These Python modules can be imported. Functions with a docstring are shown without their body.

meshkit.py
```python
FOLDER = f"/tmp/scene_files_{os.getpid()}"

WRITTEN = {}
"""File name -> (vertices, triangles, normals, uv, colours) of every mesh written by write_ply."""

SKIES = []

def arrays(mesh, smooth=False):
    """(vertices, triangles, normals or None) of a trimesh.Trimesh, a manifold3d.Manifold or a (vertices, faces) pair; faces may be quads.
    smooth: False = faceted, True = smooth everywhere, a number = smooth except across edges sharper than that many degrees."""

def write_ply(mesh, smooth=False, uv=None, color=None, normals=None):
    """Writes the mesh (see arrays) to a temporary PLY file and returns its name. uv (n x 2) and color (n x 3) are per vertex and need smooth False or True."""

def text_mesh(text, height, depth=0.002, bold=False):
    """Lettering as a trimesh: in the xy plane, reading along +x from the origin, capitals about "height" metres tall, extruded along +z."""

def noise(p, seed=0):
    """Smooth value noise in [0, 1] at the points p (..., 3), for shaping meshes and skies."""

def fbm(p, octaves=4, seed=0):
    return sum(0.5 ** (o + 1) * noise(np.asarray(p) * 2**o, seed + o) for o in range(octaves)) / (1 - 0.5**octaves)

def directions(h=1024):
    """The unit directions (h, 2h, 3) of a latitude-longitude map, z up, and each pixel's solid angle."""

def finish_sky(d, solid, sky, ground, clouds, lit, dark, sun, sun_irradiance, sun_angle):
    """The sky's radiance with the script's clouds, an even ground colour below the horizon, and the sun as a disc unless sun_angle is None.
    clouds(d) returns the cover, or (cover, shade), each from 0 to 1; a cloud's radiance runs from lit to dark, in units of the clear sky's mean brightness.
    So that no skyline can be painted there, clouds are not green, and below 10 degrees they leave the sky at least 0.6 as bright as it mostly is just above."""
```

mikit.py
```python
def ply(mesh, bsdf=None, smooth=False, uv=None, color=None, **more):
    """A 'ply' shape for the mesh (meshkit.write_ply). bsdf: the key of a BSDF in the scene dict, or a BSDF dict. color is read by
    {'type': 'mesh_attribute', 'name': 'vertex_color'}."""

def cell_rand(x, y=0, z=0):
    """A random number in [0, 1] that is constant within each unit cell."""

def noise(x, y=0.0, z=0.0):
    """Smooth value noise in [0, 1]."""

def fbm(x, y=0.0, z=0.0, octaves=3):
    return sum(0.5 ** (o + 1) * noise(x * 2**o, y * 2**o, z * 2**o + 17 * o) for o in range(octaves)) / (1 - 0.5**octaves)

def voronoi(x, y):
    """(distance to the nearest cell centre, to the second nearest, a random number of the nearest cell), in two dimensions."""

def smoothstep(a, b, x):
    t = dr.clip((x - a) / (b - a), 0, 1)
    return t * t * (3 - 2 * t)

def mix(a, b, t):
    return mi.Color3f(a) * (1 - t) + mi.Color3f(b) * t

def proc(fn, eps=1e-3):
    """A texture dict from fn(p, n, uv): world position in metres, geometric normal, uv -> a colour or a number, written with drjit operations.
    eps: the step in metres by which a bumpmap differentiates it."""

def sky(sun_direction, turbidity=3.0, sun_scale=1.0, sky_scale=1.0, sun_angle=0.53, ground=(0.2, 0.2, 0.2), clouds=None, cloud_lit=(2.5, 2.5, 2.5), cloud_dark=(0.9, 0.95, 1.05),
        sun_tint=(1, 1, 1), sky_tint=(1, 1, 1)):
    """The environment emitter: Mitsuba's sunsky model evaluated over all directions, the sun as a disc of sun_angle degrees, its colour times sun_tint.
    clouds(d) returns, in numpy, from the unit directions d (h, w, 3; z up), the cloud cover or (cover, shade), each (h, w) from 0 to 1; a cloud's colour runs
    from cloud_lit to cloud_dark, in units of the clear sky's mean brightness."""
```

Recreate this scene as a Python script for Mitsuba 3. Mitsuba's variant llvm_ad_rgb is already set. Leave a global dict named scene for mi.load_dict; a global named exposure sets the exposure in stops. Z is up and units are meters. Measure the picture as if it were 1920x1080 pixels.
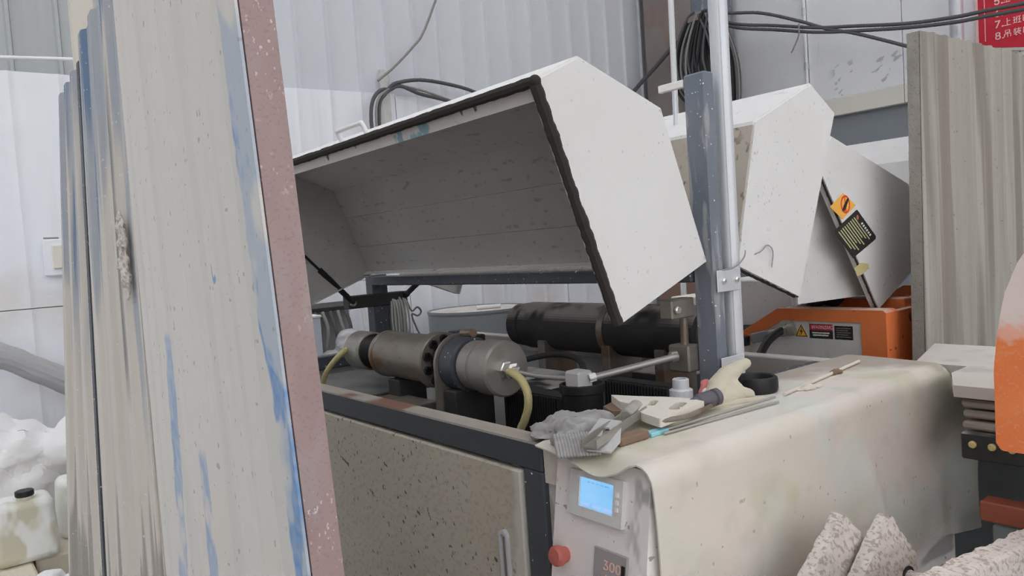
import math, random
import numpy as np, trimesh, shapely
import shapely.geometry as sg
import drjit as dr
import mitsuba as mi
import mikit, meshkit
from mikit import proc, noise, fbm, smoothstep, mix, voronoi

T = mi.ScalarTransform4f
V = lambda *a: np.array(a, float)
scene, labels = {}, {}

# ------------------------------------------------------------------ camera
_pitch, _roll, _yaw = math.radians(2.95), math.radians(3.87), math.radians(-51.5)
_eye = V(0, 0, 1.5)
_fwd = V(math.sin(_yaw) * math.cos(_pitch), math.cos(_yaw) * math.cos(_pitch), -math.sin(_pitch))
_r0 = V(math.cos(_yaw), -math.sin(_yaw), 0)
_d0 = np.cross(_fwd, _r0)
_down = -math.sin(_roll) * _r0 + math.cos(_roll) * _d0
scene['camera'] = {'type': 'perspective', 'fov': 2 * math.degrees(math.atan(960 / 1400)), 'fov_axis': 'x',
                   'near_clip': 0.02, 'far_clip': 200.0,
                   'to_world': T().look_at(origin=_eye.tolist(), target=(_eye + _fwd).tolist(), up=(-_down).tolist())}
# ------------------------------------------------------------------ sky: an even overcast, seen through roof lights and the open shed front
scene['sky'] = mikit.sky((0.35, -0.5, 0.8), turbidity=4.0, sun_scale=0.0, sky_scale=1.0, ground=(0.32, 0.31, 0.30),
                         clouds=lambda d: (np.ones(d.shape[:2]), np.zeros(d.shape[:2])),
                         cloud_lit=(1.0, 1.01, 1.04), cloud_dark=(0.9, 0.95, 1.0))
exposure = 3.98

# ------------------------------------------------------------------ helpers
def put(key, mesh, mat, smooth=False, **kw):
    k, n = key, 0
    while k in scene:
        n += 1
        k = f'{key}_{n:03d}'
    scene[k] = mikit.ply(mesh, mat, smooth=smooth, **kw)
    return k
def lab(key, label, cat=None, group=None, kind=None):
    labels[key] = {'label': label}
    if cat: labels[key]['category'] = cat
    if group: labels[key]['group'] = group
    if kind: labels[key]['kind'] = kind
def struct(key, label=None):
    labels[key] = {'kind': 'structure'}
    if label: labels[key]['label'] = label
def cat(ms): return trimesh.util.concatenate(list(ms))
def box(lo, hi, c=0.003):
    lo, hi = V(*lo), V(*hi)
    c = min(c, 0.45 * (hi - lo).min())
    pts = []
    for s in np.ndindex(2, 2, 2):
        p = np.where(np.array(s) == 1, hi, lo); g = np.where(np.array(s) == 1, -1, 1)
        for ax in range(3):
            q = p + g * c; q[ax] = p[ax]; pts.append(q)
    return trimesh.convex.convex_hull(np.array(pts))
def slab(lo, hi):
    m = trimesh.creation.box(extents=V(*hi) - V(*lo)); m.apply_translation((V(*hi) + V(*lo)) / 2); return m
def frame(o, x, y, z):
    M = np.eye(4); M[:3, 0], M[:3, 1], M[:3, 2], M[:3, 3] = x, y, z, o; return M
def unit(v): v = np.asarray(v, float); return v / np.linalg.norm(v)
def basis(d):
    d = unit(d); a = V(0, 0, 1) if abs(d[2]) < 0.9 else V(1, 0, 0)
    u = unit(np.cross(a, d)); return u, np.cross(d, u), d
def prism(poly, axis, lo, hi):
    """extrude a 2-D outline along x, y or z; the outline is in the other two world axes, in order"""
    if not isinstance(poly, sg.base.BaseGeometry): poly = sg.Polygon(poly)
    parts = []
    for g in getattr(poly, 'geoms', [poly]):
        m = trimesh.creation.extrude_polygon(g, hi - lo, engine='earcut')
        v = m.vertices.copy(); w = v[:, 2] + lo
        o = np.zeros_like(v)
        if axis == 'x': o[:, 0], o[:, 1], o[:, 2] = w, v[:, 0], v[:, 1]
        elif axis == 'y': o[:, 0], o[:, 1], o[:, 2] = v[:, 0], w, v[:, 1]
        else: o[:, 0], o[:, 1], o[:, 2] = v[:, 0], v[:, 1], w
        mm = trimesh.Trimesh(o, m.faces, process=False)
        if mm.volume < 0: mm.invert()
        parts.append(mm)
    return cat(parts)
def plate(pts, n, t):
    """flat outline given by coplanar 3-D points, thickness t along n"""
    pts = np.asarray(pts, float); n = unit(n)
    x = unit(pts[1] - pts[0]); x = unit(x - n * (x @ n)); y = np.cross(n, x)
    q = np.stack([(pts - pts[0]) @ x, (pts - pts[0]) @ y], 1)
    m = trimesh.creation.extrude_polygon(sg.Polygon(q).buffer(0), t, engine='earcut')
    m.apply_transform(frame(pts[0], x, y, n)); return m
def spline(p, n=8):
    p = np.asarray(p, float)
    if len(p) < 3: return p
    e = np.vstack([2 * p[0] - p[1], p, 2 * p[-1] - p[-2]]); out = []
    for i in range(1, len(e) - 2):
        a, b, c, d = e[i - 1:i + 3]
        for t in np.linspace(0, 1, n, endpoint=False):
            out.append(0.5 * (2 * b + (c - a) * t + (2 * a - 5 * b + 4 * c - d) * t * t + (3 * b - a - 3 * c + d) * t ** 3))
    return np.array(out + [p[-1]])
def tube(path, r, n=10, sm=8):
    p = spline(path, sm) if sm else np.asarray(path, float)
    r = np.broadcast_to(np.asarray(r, float), (len(p),)) if np.ndim(r) == 0 else np.interp(np.linspace(0, 1, len(p)), np.linspace(0, 1, len(r)), r)
    t = np.gradient(p, axis=0); t /= np.linalg.norm(t, axis=1, keepdims=True) + 1e-12
    u = basis(t[0])[0]; vs = []
    a = np.arange(n) / n * 2 * np.pi
    for i in range(len(p)):
        u = unit(u - t[i] * (u @ t[i])); w = np.cross(t[i], u)
        vs.append(p[i] + r[i] * (np.cos(a)[:, None] * u + np.sin(a)[:, None] * w))
    v = np.vstack(vs + [p[:1], p[-1:]]); f = []
    for i in range(len(p) - 1):
        for j in range(n):
            k = (j + 1) % n; A, B, C, D = i * n + j, i * n + k, (i + 1) * n + k, (i + 1) * n + j
            f += [[A, B, C], [A, C, D]]
    m, L = len(p) * n, (len(p) - 1) * n
    for j in range(n):
        k = (j + 1) % n; f += [[m, k, j], [m + 1, L + j, L + k]]
    return trimesh.Trimesh(v, f, process=False)
def lathe(prof, o, d, n=40):
    """profile of (distance along d, radius) turned about the line through o along d"""
    u, w, d = basis(d); a = np.arange(n) / n * 2 * np.pi
    ring = np.cos(a)[:, None] * u + np.sin(a)[:, None] * w
    v = np.vstack([V(*o) + d * s + ring * max(r, 1e-4) for s, r in prof]); f = []
    for i in range(len(prof) - 1):
        for j in range(n):
            k = (j + 1) % n; A, B, C, D = i * n + j, i * n + k, (i + 1) * n + k, (i + 1) * n + j
            f += [[A, B, C], [A, C, D]]
    m = trimesh.Trimesh(v, f, process=False)
    if m.volume < 0: m.invert()
    return m
def cyl(o, d, L, r, n=32, c=0.003):
    c = min(c, L * .3, r * .3)
    return lathe([(0, 0), (0, r - c), (c, r), (L - c, r), (L, r - c), (L, 0)], o, d, n)
def lump(balls, edge=0.008, amp=0.004, freq=60, seed=0, flat=None):
    """a soft heap: overlapping ellipsoids joined, smoothed and roughened"""
    import manifold3d as mf
    M = None
    for c, r in balls:
        s = mf.Manifold.sphere(1.0, 24).scale(list(np.broadcast_to(r, 3).astype(float))).translate(list(map(float, c)))
        M = s if M is None else M + s
    M = M.refine_to_length(edge); q = M.to_mesh()
    m = trimesh.Trimesh(q.vert_properties[:, :3], q.tri_verts)
    trimesh.smoothing.filter_taubin(m, iterations=6)
    nn = meshkit.fbm(m.vertices * freq, 3, seed) - 0.5
    m.vertices = m.vertices + m.vertex_normals * (2 * amp * nn)[:, None]
    if flat is not None: m.vertices[:, 2] = np.maximum(m.vertices[:, 2], flat)
    return m
def rough(m, edge, amp, freq, seed=0):
    m = m.copy(); m.merge_vertices()
    v, f = trimesh.remesh.subdivide_to_size(m.vertices, m.faces, edge)
    m = trimesh.Trimesh(v, f); m.merge_vertices()
    m.vertices = m.vertices + m.vertex_normals * (2 * amp * (meshkit.fbm(m.vertices * freq, 3, seed) - 0.5))[:, None]
    return m
def grid_faces(nu, nv):
    i, j = np.meshgrid(np.arange(nu - 1), np.arange(nv - 1), indexing='ij'); a = i * nv + j
    return np.vstack([np.stack([a, a + nv, a + nv + 1], -1).reshape(-1, 3), np.stack([a, a + nv + 1, a + 1], -1).reshape(-1, 3)])
def solid_sheet(P, t, flip=False):
    """a grid of points (nu, nv, 3) given thickness t"""
    nu, nv = P.shape[:2]
    N = np.cross(np.gradient(P, axis=0), np.gradient(P, axis=1)); N /= np.linalg.norm(N, axis=-1, keepdims=True) + 1e-12
    if flip: N = -N
    Q = P - N * t; f = grid_faces(nu, nv); n = nu * nv
    ids = np.arange(n).reshape(nu, nv)
    rim = np.concatenate([ids[:, 0], ids[-1, 1:], ids[-2::-1, -1], ids[0, -2:0:-1]]); nx = np.roll(rim, -1)
    side = np.vstack([np.stack([rim, nx, nx + n], 1), np.stack([rim, nx + n, rim + n], 1)])
    m = trimesh.Trimesh(np.vstack([P.reshape(-1, 3), Q.reshape(-1, 3)]), np.vstack([f, f[:, ::-1] + n, side[:, ::-1]]), process=False)
    if m.volume < 0: m.invert()
    return m
def lettering(s, h, o, x, y, depth=0.0008, bold=False):
    m = meshkit.text_mesh(s, h, depth, bold); x, y = unit(x), unit(y)
    m.apply_transform(frame(o, x, y, np.cross(x, y))); return m

# ------------------------------------------------------------------ materials
def princ(color, rough_=0.6, metal=0.0, spec=0.4, **k):
    c = color if isinstance(color, dict) else {'type': 'rgb', 'value': list(color)}
    return {'type': 'twosided', 'bsdf': {'type': 'principled', 'base_color': c, 'roughness': rough_, 'metallic': metal, 'specular': spec, **k}}
def mat(name, color, *a, **k): scene['mat_' + name] = princ(color, *a, **k); return 'mat_' + name
def sp(lo, hi, v): return smoothstep(lo, hi, v)

def f_wall(p, n, uv):
    c = mix((.62, .64, .68), (.70, .72, .755), fbm(p.y * 3, p.x * 3, p.z * .7))
    return mix(c, (.62, .64, .67), .25 * sp(.60, .8, fbm(p.y * 14, p.x * 14, p.z * .5)))
def f_wall_old(p, n, uv):
    return mix((.40, .43, .43), (.50, .52, .52), fbm(p.y * 18, p.x * 9, p.z * .8))
def f_lining(p, n, uv):
    c = mix((.84, .86, .91), (.89, .90, .94), fbm(p.y * 2, p.x * 2, p.z * 1.2))
    c = mix(c, (.72, .66, .60), .5 * sp(.56, .72, fbm(p.y * 1.6 + 9, 3, p.z * 1.8)))
    return mix(c, (.70, .71, .74), .25 * sp(.6, .8, fbm(p.y * 18, 1, p.z * .6)))
def f_wallB(p, n, uv):
    c = mix((.80, .80, .81), (.86, .86, .87), fbm(p.x * 1.5, p.y, p.z * 1.5))
    return mix(c, (.40, .40, .42), .7 * sp(.66, .72, fbm(p.x * 9 + p.z * 7, p.z * 22 - p.x * 12, 2)) * sp(.36, .24, dr.abs(p.x + 2.98)) * sp(.20, .12, dr.abs(p.z - 2.72)))
def f_hood(p, n, uv):
    c = mix((.68, .67, .655), (.74, .74, .73), fbm(p.x * 4, p.y * 4, p.z * 4))
    chips = sp(.72, .76, fbm(p.x * 40, p.y * 90 + p.z * 30, p.z * 60 - p.y * 18)) * sp(.45, .6, fbm(p.x * 5, p.y * 5, p.z * 5 + 7))
    c = mix(c, (.42, .39, .36), .6 * chips)
    return mix(c, (.70, .67, .62), .5 * sp(.55, .75, fbm(p.x * 6, p.y * 6 + 4, p.z * 6)))
def f_flange(p, n, uv):
    c = mix((.68, .67, .655), (.74, .74, .73), fbm(p.x * 4, p.y * 4, p.z * 4))
    c = mix(c, (.16, .40, .50), .8 * sp(1.7, 1.72, p.z) * sp(1.35, 1.30, p.y) * sp(-.07, -.02, fbm(p.x * 30, p.z * 30, 3) * .34 - .30 + .12 * (1 - dr.abs(p.x + 1.87) / .17)))
    return mix(c, (.15, .14, .13), sp(.72, .76, fbm(p.x * 40, p.y * 30, p.z * 9)))
def f_frame(p, n, uv):
    c = mix((.055, .063, .075), (.085, .095, .11), fbm(p.x * 6, p.y * 6, p.z * 6))
    return mix(c, (.62, .64, .66), sp(.80, .83, fbm(p.x * 110 + 3, p.y * 110, p.z * 80, 2)))
def f_post(p, n, uv):
    c = mix((.12, .145, .18), (.22, .24, .275), fbm(p.x * 12, p.y * 12, p.z * 5))
    c = mix(c, (.40, .40, .40), .6 * sp(.58, .72, fbm(p.x * 40, p.y * 40, p.z * 6)))
    return mix(c, (.75, .76, .77), sp(.79, .83, fbm(p.x * 130 + 3, p.y * 130, p.z * 100, 2)))
def f_rail(p, n, uv):
    c = mix((.34, .30, .25), (.46, .43, .38), fbm(p.x * 7, p.y * 20, p.z * 5))
    c = mix(c, (.24, .13, .10), sp(.5, .66, fbm(p.x * 5 + 7, p.y * 9, 1)) * sp(-1.75, -1.95, p.x))
    return mix((.055, .063, .075), c, sp(.5, .9, n.z))
def f_door(p, n, uv):
    c = mix((.41, .38, .31), (.52, .49, .42), fbm(p.x * 2.2, p.y, p.z * 2.2))
    c = mix(c, (.35, .32, .26), .45 * sp(.50, .75, fbm(p.x * 75 + p.z * 40, 2, p.z * 90 - p.x * 34)))
    pits = .85 * sp(.75, .785, fbm(p.x * 95, 5, p.z * 48 + p.x * 18)) * sp(.35, .60, fbm(p.x * 3.2, 8, p.z * 3.2 + 2))
    c = mix(c, (.06, .055, .05), pits)
    return mix(c, (.55, .54, .48), sp(-1.40, -1.375, p.x + .03 * noise(p.z * 20, 2)))
def f_sheet(p, n, uv):
    a = fbm(p.x * 3 + 1, p.y * 3, p.z * 3)
    c = mix((.59, .555, .48), (.67, .64, .575), a)
    c = mix(c, (.53, .51, .38), .85 * sp(.50, .68, fbm(p.x * 4 + 6, p.y * 4.2, p.z * 3.4 + 3)))
    c = mix(c, (.60, .62, .585), .7 * sp(.52, .66, fbm(p.x * 4, p.y * 5 + 8, p.z * 3)))
    c = mix(c, (.67, .60, .54), .75 * sp(.50, .64, fbm(p.x * 5 + 20, p.y * 6, p.z * 6 + 8)))
    c = mix(c, (.52, .49, .43), .4 * sp(.52, .72, fbm(p.x * 13 + 4, p.y * 13, p.z * 13)))
    g = fbm(p.x * 7, p.y * 5 + 3, p.z * 5, 4) + .9 * (p.y - 2.02) - 1.6 * (p.x + 1.20)
    c = mix(c, (.36, .305, .265), .85 * sp(.34, .62, g) * sp(1.035, 1.05, p.z))
    return mix(c, (.30, .27, .24), .6 * sp(.80, .83, fbm(p.x * 60, p.y * 60, p.z * 40)))
def f_console(p, n, uv):
    c = mix((.74, .695, .67), (.81, .775, .75), fbm(p.x * 8, p.y * 5, p.z * 5))
    c = mix(c, (.32, .31, .31), .8 * sp(.56, .70, fbm(p.x * 28, p.y * 5, p.z * 12)) * sp(-1.04, -.985, p.x))
    return mix(c, (.28, .27, .26), .8 * sp(.77, .80, fbm(p.x * 90, p.y * 30, p.z * 60)))
def f_galv(p, n, uv): return mix((.56, .58, .61), (.70, .72, .75), fbm(p.x * 30, p.y * 30, p.z * 4))
def f_steel(p, n, uv):
    c = mix((.20, .18, .155), (.30, .27, .235), fbm(p.x * 8, p.y * 14, p.z * 14))
    c = mix(c, (.20, .12, .07), .8 * sp(.52, .72, fbm(p.x * 7 + 5, p.y * 9, p.z * 9)))
    return mix(c, (.06, .05, .04), .7 * sp(.78, .82, fbm(p.x * 80, p.y * 80, p.z * 80)))
def f_steel_pale(p, n, uv): return mix((.27, .255, .23), (.40, .38, .35), fbm(p.x * 18, p.y * 18, p.z * 18))
def f_dark(p, n, uv): return mix((.018, .018, .02), (.05, .048, .048), fbm(p.x * 9, p.y * 9, p.z * 9))
def f_dusty_lit_dark(p, n, uv):
    c = mix((.020, .020, .021), (.05, .048, .046), fbm(p.x * 9, p.y * 9, p.z * 9))
    return mix(c, (.52, .49, .46), .85 * sp(.25, .75, n.z) * sp(.25, .55, fbm(p.x * 10, p.y * 16, 1)))  # dust on upward faces, made paler to paint in light from above
def f_orange(p, n, uv):
    c = mix((.72, .17, .05), (.80, .235, .075), fbm(p.x * 6, p.y * 6, p.z * 6))
    c = mix(c, (.56, .47, .42), .85 * sp(.5, .9, n.z) * sp(.2, .5, fbm(p.x * 18, p.y * 18, 3)))
    return mix(c, (.22, .07, .04), sp(.74, .78, fbm(p.x * 26, p.y * 26, p.z * 26)))
def f_cover(p, n, uv):
    c = mix((.76, .175, .05), (.83, .25, .085), fbm(p.x * 14, p.y * 10, p.z * 14))
    c = mix(c, (.80, .32, .17), .5 * sp(.55, .72, fbm(p.x * 160, p.y * 160, p.z * 160)))
    d = p.z - 1.215 + .05 * (fbm(p.x * 30, p.y * 30, p.z * 30) - .5) + .03 * (noise(p.x * 90, p.y * 90, p.z * 90) - .5)
    c = mix(c, (.80, .42, .32), .9 * sp(.0, .02, d))
    return mix(c, (.74, .62, .57), sp(.035, .065, d))
def f_grey(p, n, uv):
    c = mix((.60, .60, .58), (.68, .68, .66), fbm(p.x * 7, p.y * 7, p.z * 7))
    return mix(c, (.40, .37, .32), .6 * sp(.55, .75, fbm(p.x * 24, p.y * 10, p.z * 9)))
def f_left1(p, n, uv):
    c = mix((.61, .575, .53), (.67, .64, .60), fbm(p.x * 4, 2, p.z * .8))
    c = mix(c, (.56, .545, .52), .5 * sp(.50, .7, fbm(p.x * 20, 4, p.z * .7)))
    c = mix(c, (.67, .615, .58), .5 * sp(.5, .7, fbm(p.x * 6, 11, p.z * 1.6)))
    pale, blue = mi.Color3f(.42, .47, .54), mi.Color3f(.10, .25, .52)
    wob = .014 * (fbm(p.x * 60, 1, p.z * 26) - .5)
    edge = sp(-.992, -.985, p.x + wob - .022 * sp(1.50, 1.30, p.z))
    patch = sp(.54, .66, fbm(p.x * 26, 6, p.z * 9 + 4)) * sp(1.78, 1.70, p.z)
    worn = sp(.34, .50, fbm(p.x * 16, 3, p.z * 7))
    c = mix(c, mix(pale, blue, patch * (.55 + .45 * noise(p.x * 160, p.z * 110))), .9 * edge * dr.maximum(worn, patch))
    grit = .55 + .45 * noise(p.x * 180, p.z * 60)
    s1 = sp(.028, .022, dr.abs(p.x + 1.478 + .12 * (1.2 - p.z) + wob)) * sp(1.395, 1.375, p.z + .3 * wob)
    s2 = sp(.026, .020, dr.abs(p.x + 1.325 + .05 * (1.1 - p.z) + wob)) * sp(1.20, 1.17, p.z + 1.2 * wob)
    c = mix(c, mix((.12, .27, .52), (.32, .42, .58), fbm(p.x * 30, 5, p.z * 9)), .8 * grit * dr.maximum(s1, s2) * sp(.30, .46, fbm(p.x * 14, 8, p.z * 7 + 2)))
    r = dr.sqrt(dr.square((p.x + 1.150) / .010) + dr.square((p.z - 1.497) / .014))
    c = mix(c, (.12, .27, .50), .8 * sp(.45, .25, dr.abs(r - 1)) * sp(-.4, .1, (p.z - 1.497) / -.014 - (p.x + 1.150) / .014))
    return mix(c, (.36, .33, .30), .7 * sp(.79, .82, fbm(p.x * 90, 9, p.z * 55)))
def f_left2(p, n, uv):
    c = mix((.53, .48, .425), (.62, .575, .52), fbm(p.x * 14, 3, p.z * .8))
    b = fbm(p.x * 16, 2, p.z * 1.6) + .42 * (p.z - 1.62)
    c = mix(c, (.30, .335, .39), .8 * sp(.42, .60, b))
    c = mix(c, (.10, .17, .29), .85 * sp(.62, .76, fbm(p.x * 40, 2, p.z * 1.3 + 8) + .45 * (p.z - 1.75)))
    d1 = fbm(p.x * 18 + 3, 2, p.z * 3 + 1)
    c = mix(c, (.17, .165, .165), .85 * sp(.36, .60, d1) * sp(.055, .02, dr.abs(p.x + 1.78 + .02 * noise(p.z * 9))) * sp(.42, .25, dr.abs(p.z - 1.60)))
    low = fbm(p.x * 26, 5, p.z * .8) - .9 * (p.z - .72)
    c = mix(c, (.27, .25, .225), .8 * sp(.44, .52, low))
    return mix(c, (.66, .66, .66), .8 * sp(.80, .83, fbm(p.x * 130, 4, p.z * 110)))
def f_pink(p, n, uv):
    c = mix((.30, .205, .20), (.41, .30, .295), fbm(p.x * 20, p.y * 25, p.z * 6))
    c = mix(c, (.36, .30, .29), .6 * sp(.48, .66, fbm(p.x * 9, p.y * 30, p.z * 9 + 3)))
    c = mix(c, (.25, .175, .17), .4 * sp(.58, .72, fbm(p.x * 260, p.y * 280, p.z * 240 + 5)))
    return mix(c, (.62, .54, .52), .8 * sp(.70, .76, fbm(p.x * 200, p.y * 240, p.z * 120)) * sp(.45, .6, fbm(p.x * 9, p.y * 9, p.z * 6 + 5)))
def f_rpanel(p, n, uv):
    c = mix((.34, .315, .27), (.41, .39, .345), fbm(p.x * 5, p.y * 12, p.z * .7))
    c = mix(c, (.25, .215, .185), .85 * sp(.44, .60, fbm(p.x * 3, p.y * 13, p.z * .55 + 2)))  # dark vertical bands put the shade between the ribs into the colour
    c = mix(c, (.45, .43, .385), .6 * sp(.54, .68, fbm(p.x * 3, p.y * 26, p.z * .6)))
    return mix(c, (.22, .20, .18), .8 * sp(.78, .81, fbm(p.x * 60, p.y * 60, p.z * 50)))
def f_crust(p, n, uv):
    c = mix((.52, .47, .43), (.66, .61, .57), fbm(p.x * 40, p.y * 40, p.z * 40))
    return mix(c, (.30, .25, .21), .7 * sp(.50, .66, fbm(p.x * 150, p.y * 150 + p.z * 90, p.z * 90)))
def f_core(p, n, uv):
    c = mix((.25, .23, .205), (.36, .335, .30), fbm(p.x * 25, p.y * 25, p.z * 9))
    return mix(c, (.17, .15, .13), .7 * sp(.58, .72, fbm(p.x * 260, p.y * 260, p.z * 200)))
def f_slab(p, n, uv):
    c = mix((.46, .43, .39), (.55, .52, .48), fbm(p.x * 6, p.y * 6, p.z * 6))
    return mix(c, (.36, .33, .30), .5 * sp(.55, .75, fbm(p.x * 14, p.y * 14, p.z * 14)))
def f_column(p, n, uv):
    c = mix((.20, .17, .155), (.30, .27, .255), fbm(p.x * 5, p.y * 5, p.z * 2))
    return mix(c, (.27, .15, .115), .8 * sp(.5, .62, fbm(p.x * 4 + 3, p.y * 4, p.z * 2.2)))
def f_cloth(p, n, uv): return mix((.25, .245, .24), (.40, .39, .38), fbm(p.x * 60, p.y * 60, p.z * 60))
def f_floor(p, n, uv): return mix((.22, .215, .20), (.32, .31, .295), fbm(p.x * 2, p.y * 2, 0, 5))
def f_can(p, n, uv):
    c = mix((.66, .66, .62), (.78, .78, .75), fbm(p.x * 9, p.y * 9, p.z * 6))
    return mix(c, (.46, .41, .26), .7 * sp(.50, .66, fbm(p.x * 14 + 2, p.y * 14, p.z * 7)))
def f_screen(p, n, uv):
    # pale blue display with three soft keys along its lower edge
    u, w = uv.x, 1 - uv.y
    c = mix((.20, .52, .90), (.30, .62, .95), noise(u * 3, w * 3))
    line = sp(.03, .015, dr.abs(w - .14)) * sp(.12, .16, u) * sp(.95, .9, u) * sp(.35, .6, noise(u * 40, 3))
    c = mix(c, (.10, .30, .62), .7 * line)
    keys = sp(.82, .85, w) * sp(.97, .94, w) * sp(.3, .36, dr.abs(u * 3 - dr.floor(u * 3) - .5) * -1 + .72)
    return mix(c, (.42, .58, .95), .8 * keys)

def f_lining_grey(p, n, uv):  # grey for the front hood lining, darker than its white shell
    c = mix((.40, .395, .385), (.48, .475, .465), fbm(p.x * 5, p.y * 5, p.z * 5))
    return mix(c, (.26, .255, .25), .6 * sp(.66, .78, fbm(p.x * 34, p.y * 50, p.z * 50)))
for _n, _f, _r, _m in (('wall', f_wall, .6, 0), ('wall_old', f_wall_old, .7, 0), ('lining', f_lining, .55, 0), ('wall_b', f_wallB, .6, 0),
                       ('hood', f_hood, .45, 0), ('flange', f_flange, .6, 0), ('frame', f_frame, .45, 0),
                       ('post', f_post, .5, 0), ('rail', f_rail, .6, 0), ('door', f_door, .65, 0), ('sheet', f_sheet, .5, 0),
                       ('console', f_console, .55, 0), ('galv', f_galv, .42, .35), ('steel', f_steel, .42, .45),
                       ('steel_pale', f_steel_pale, .45, .4), ('dark', f_dark, .6, 0), ('dusty_dark', f_dusty_lit_dark, .65, 0),
                       ('orange', f_orange, .55, 0), ('cover', f_cover, .6, 0), ('grey', f_grey, .6, 0), ('left1', f_left1, .55, 0),
                       ('left2', f_left2, .55, 0), ('pink', f_pink, .7, 0), ('rpanel', f_rpanel, .6, 0), ('crust', f_crust, .9, 0), ('core', f_core, .9, 0), ('foam', f_lining_grey, .95, 0),
                       ('slab', f_slab, .8, 0), ('column', f_column, .7, 0), ('cloth', f_cloth, .95, 0), ('floor', f_floor, .8, 0),
                       ('can', f_can, .5, 0)):
    mat(_n, proc(_f), _r, _m)
def f_tan(p, n, uv):
    c = mix((.36, .315, .265), (.50, .45, .39), fbm(p.x * 6, p.y * 6, p.z * 5))
    return mix(c, (.17, .13, .105), .8 * sp(.62, .70, fbm(p.x * 60, p.y * 40, p.z * 34)) * sp(.4, .6, fbm(p.x * 7, p.y * 7, p.z * 6 + 4)))
mat('tan', proc(f_tan), .75)  # brown dirt and the shade on the rear hood's back, both in the colour
mat('bluegrey', (.25, .275, .30), .55)
mat('cream', (.76, .73, .65), .6)
mat('black', (.015, .015, .016), .45)
mat('rubber', (.03, .03, .032), .7)
mat('cable', (.10, .10, .102), .65)
mat('cable_grey', (.27, .26, .25), .6)
mat('seal', (.035, .03, .028), .9)
mat('chrome', (.72, .71, .69), .22, .9)
mat('tube', (.42, .41, .39), .45, .5)
mat('white', (.80, .80, .80), .5)
mat('white_pipe', (.82, .83, .82), .4)
mat('yellow_hose', (.56, .49, .24), .4)
mat('red', (.62, .02, .045), .5)
mat('sign_text', (.86, .55, .52), .5)
mat('estop', (.47, .125, .10), .45)
mat('yellow', (.80, .48, .05), .5)
mat('sticker', (.88, .46, .08), .5)
mat('sticker_red', (.72, .07, .03), .5)
mat('sticker_black', (.025, .025, .02), .5)
mat('print_yellow', (.52, .50, .28), .5)
mat('print_white', (.72, .72, .70), .5)
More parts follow.
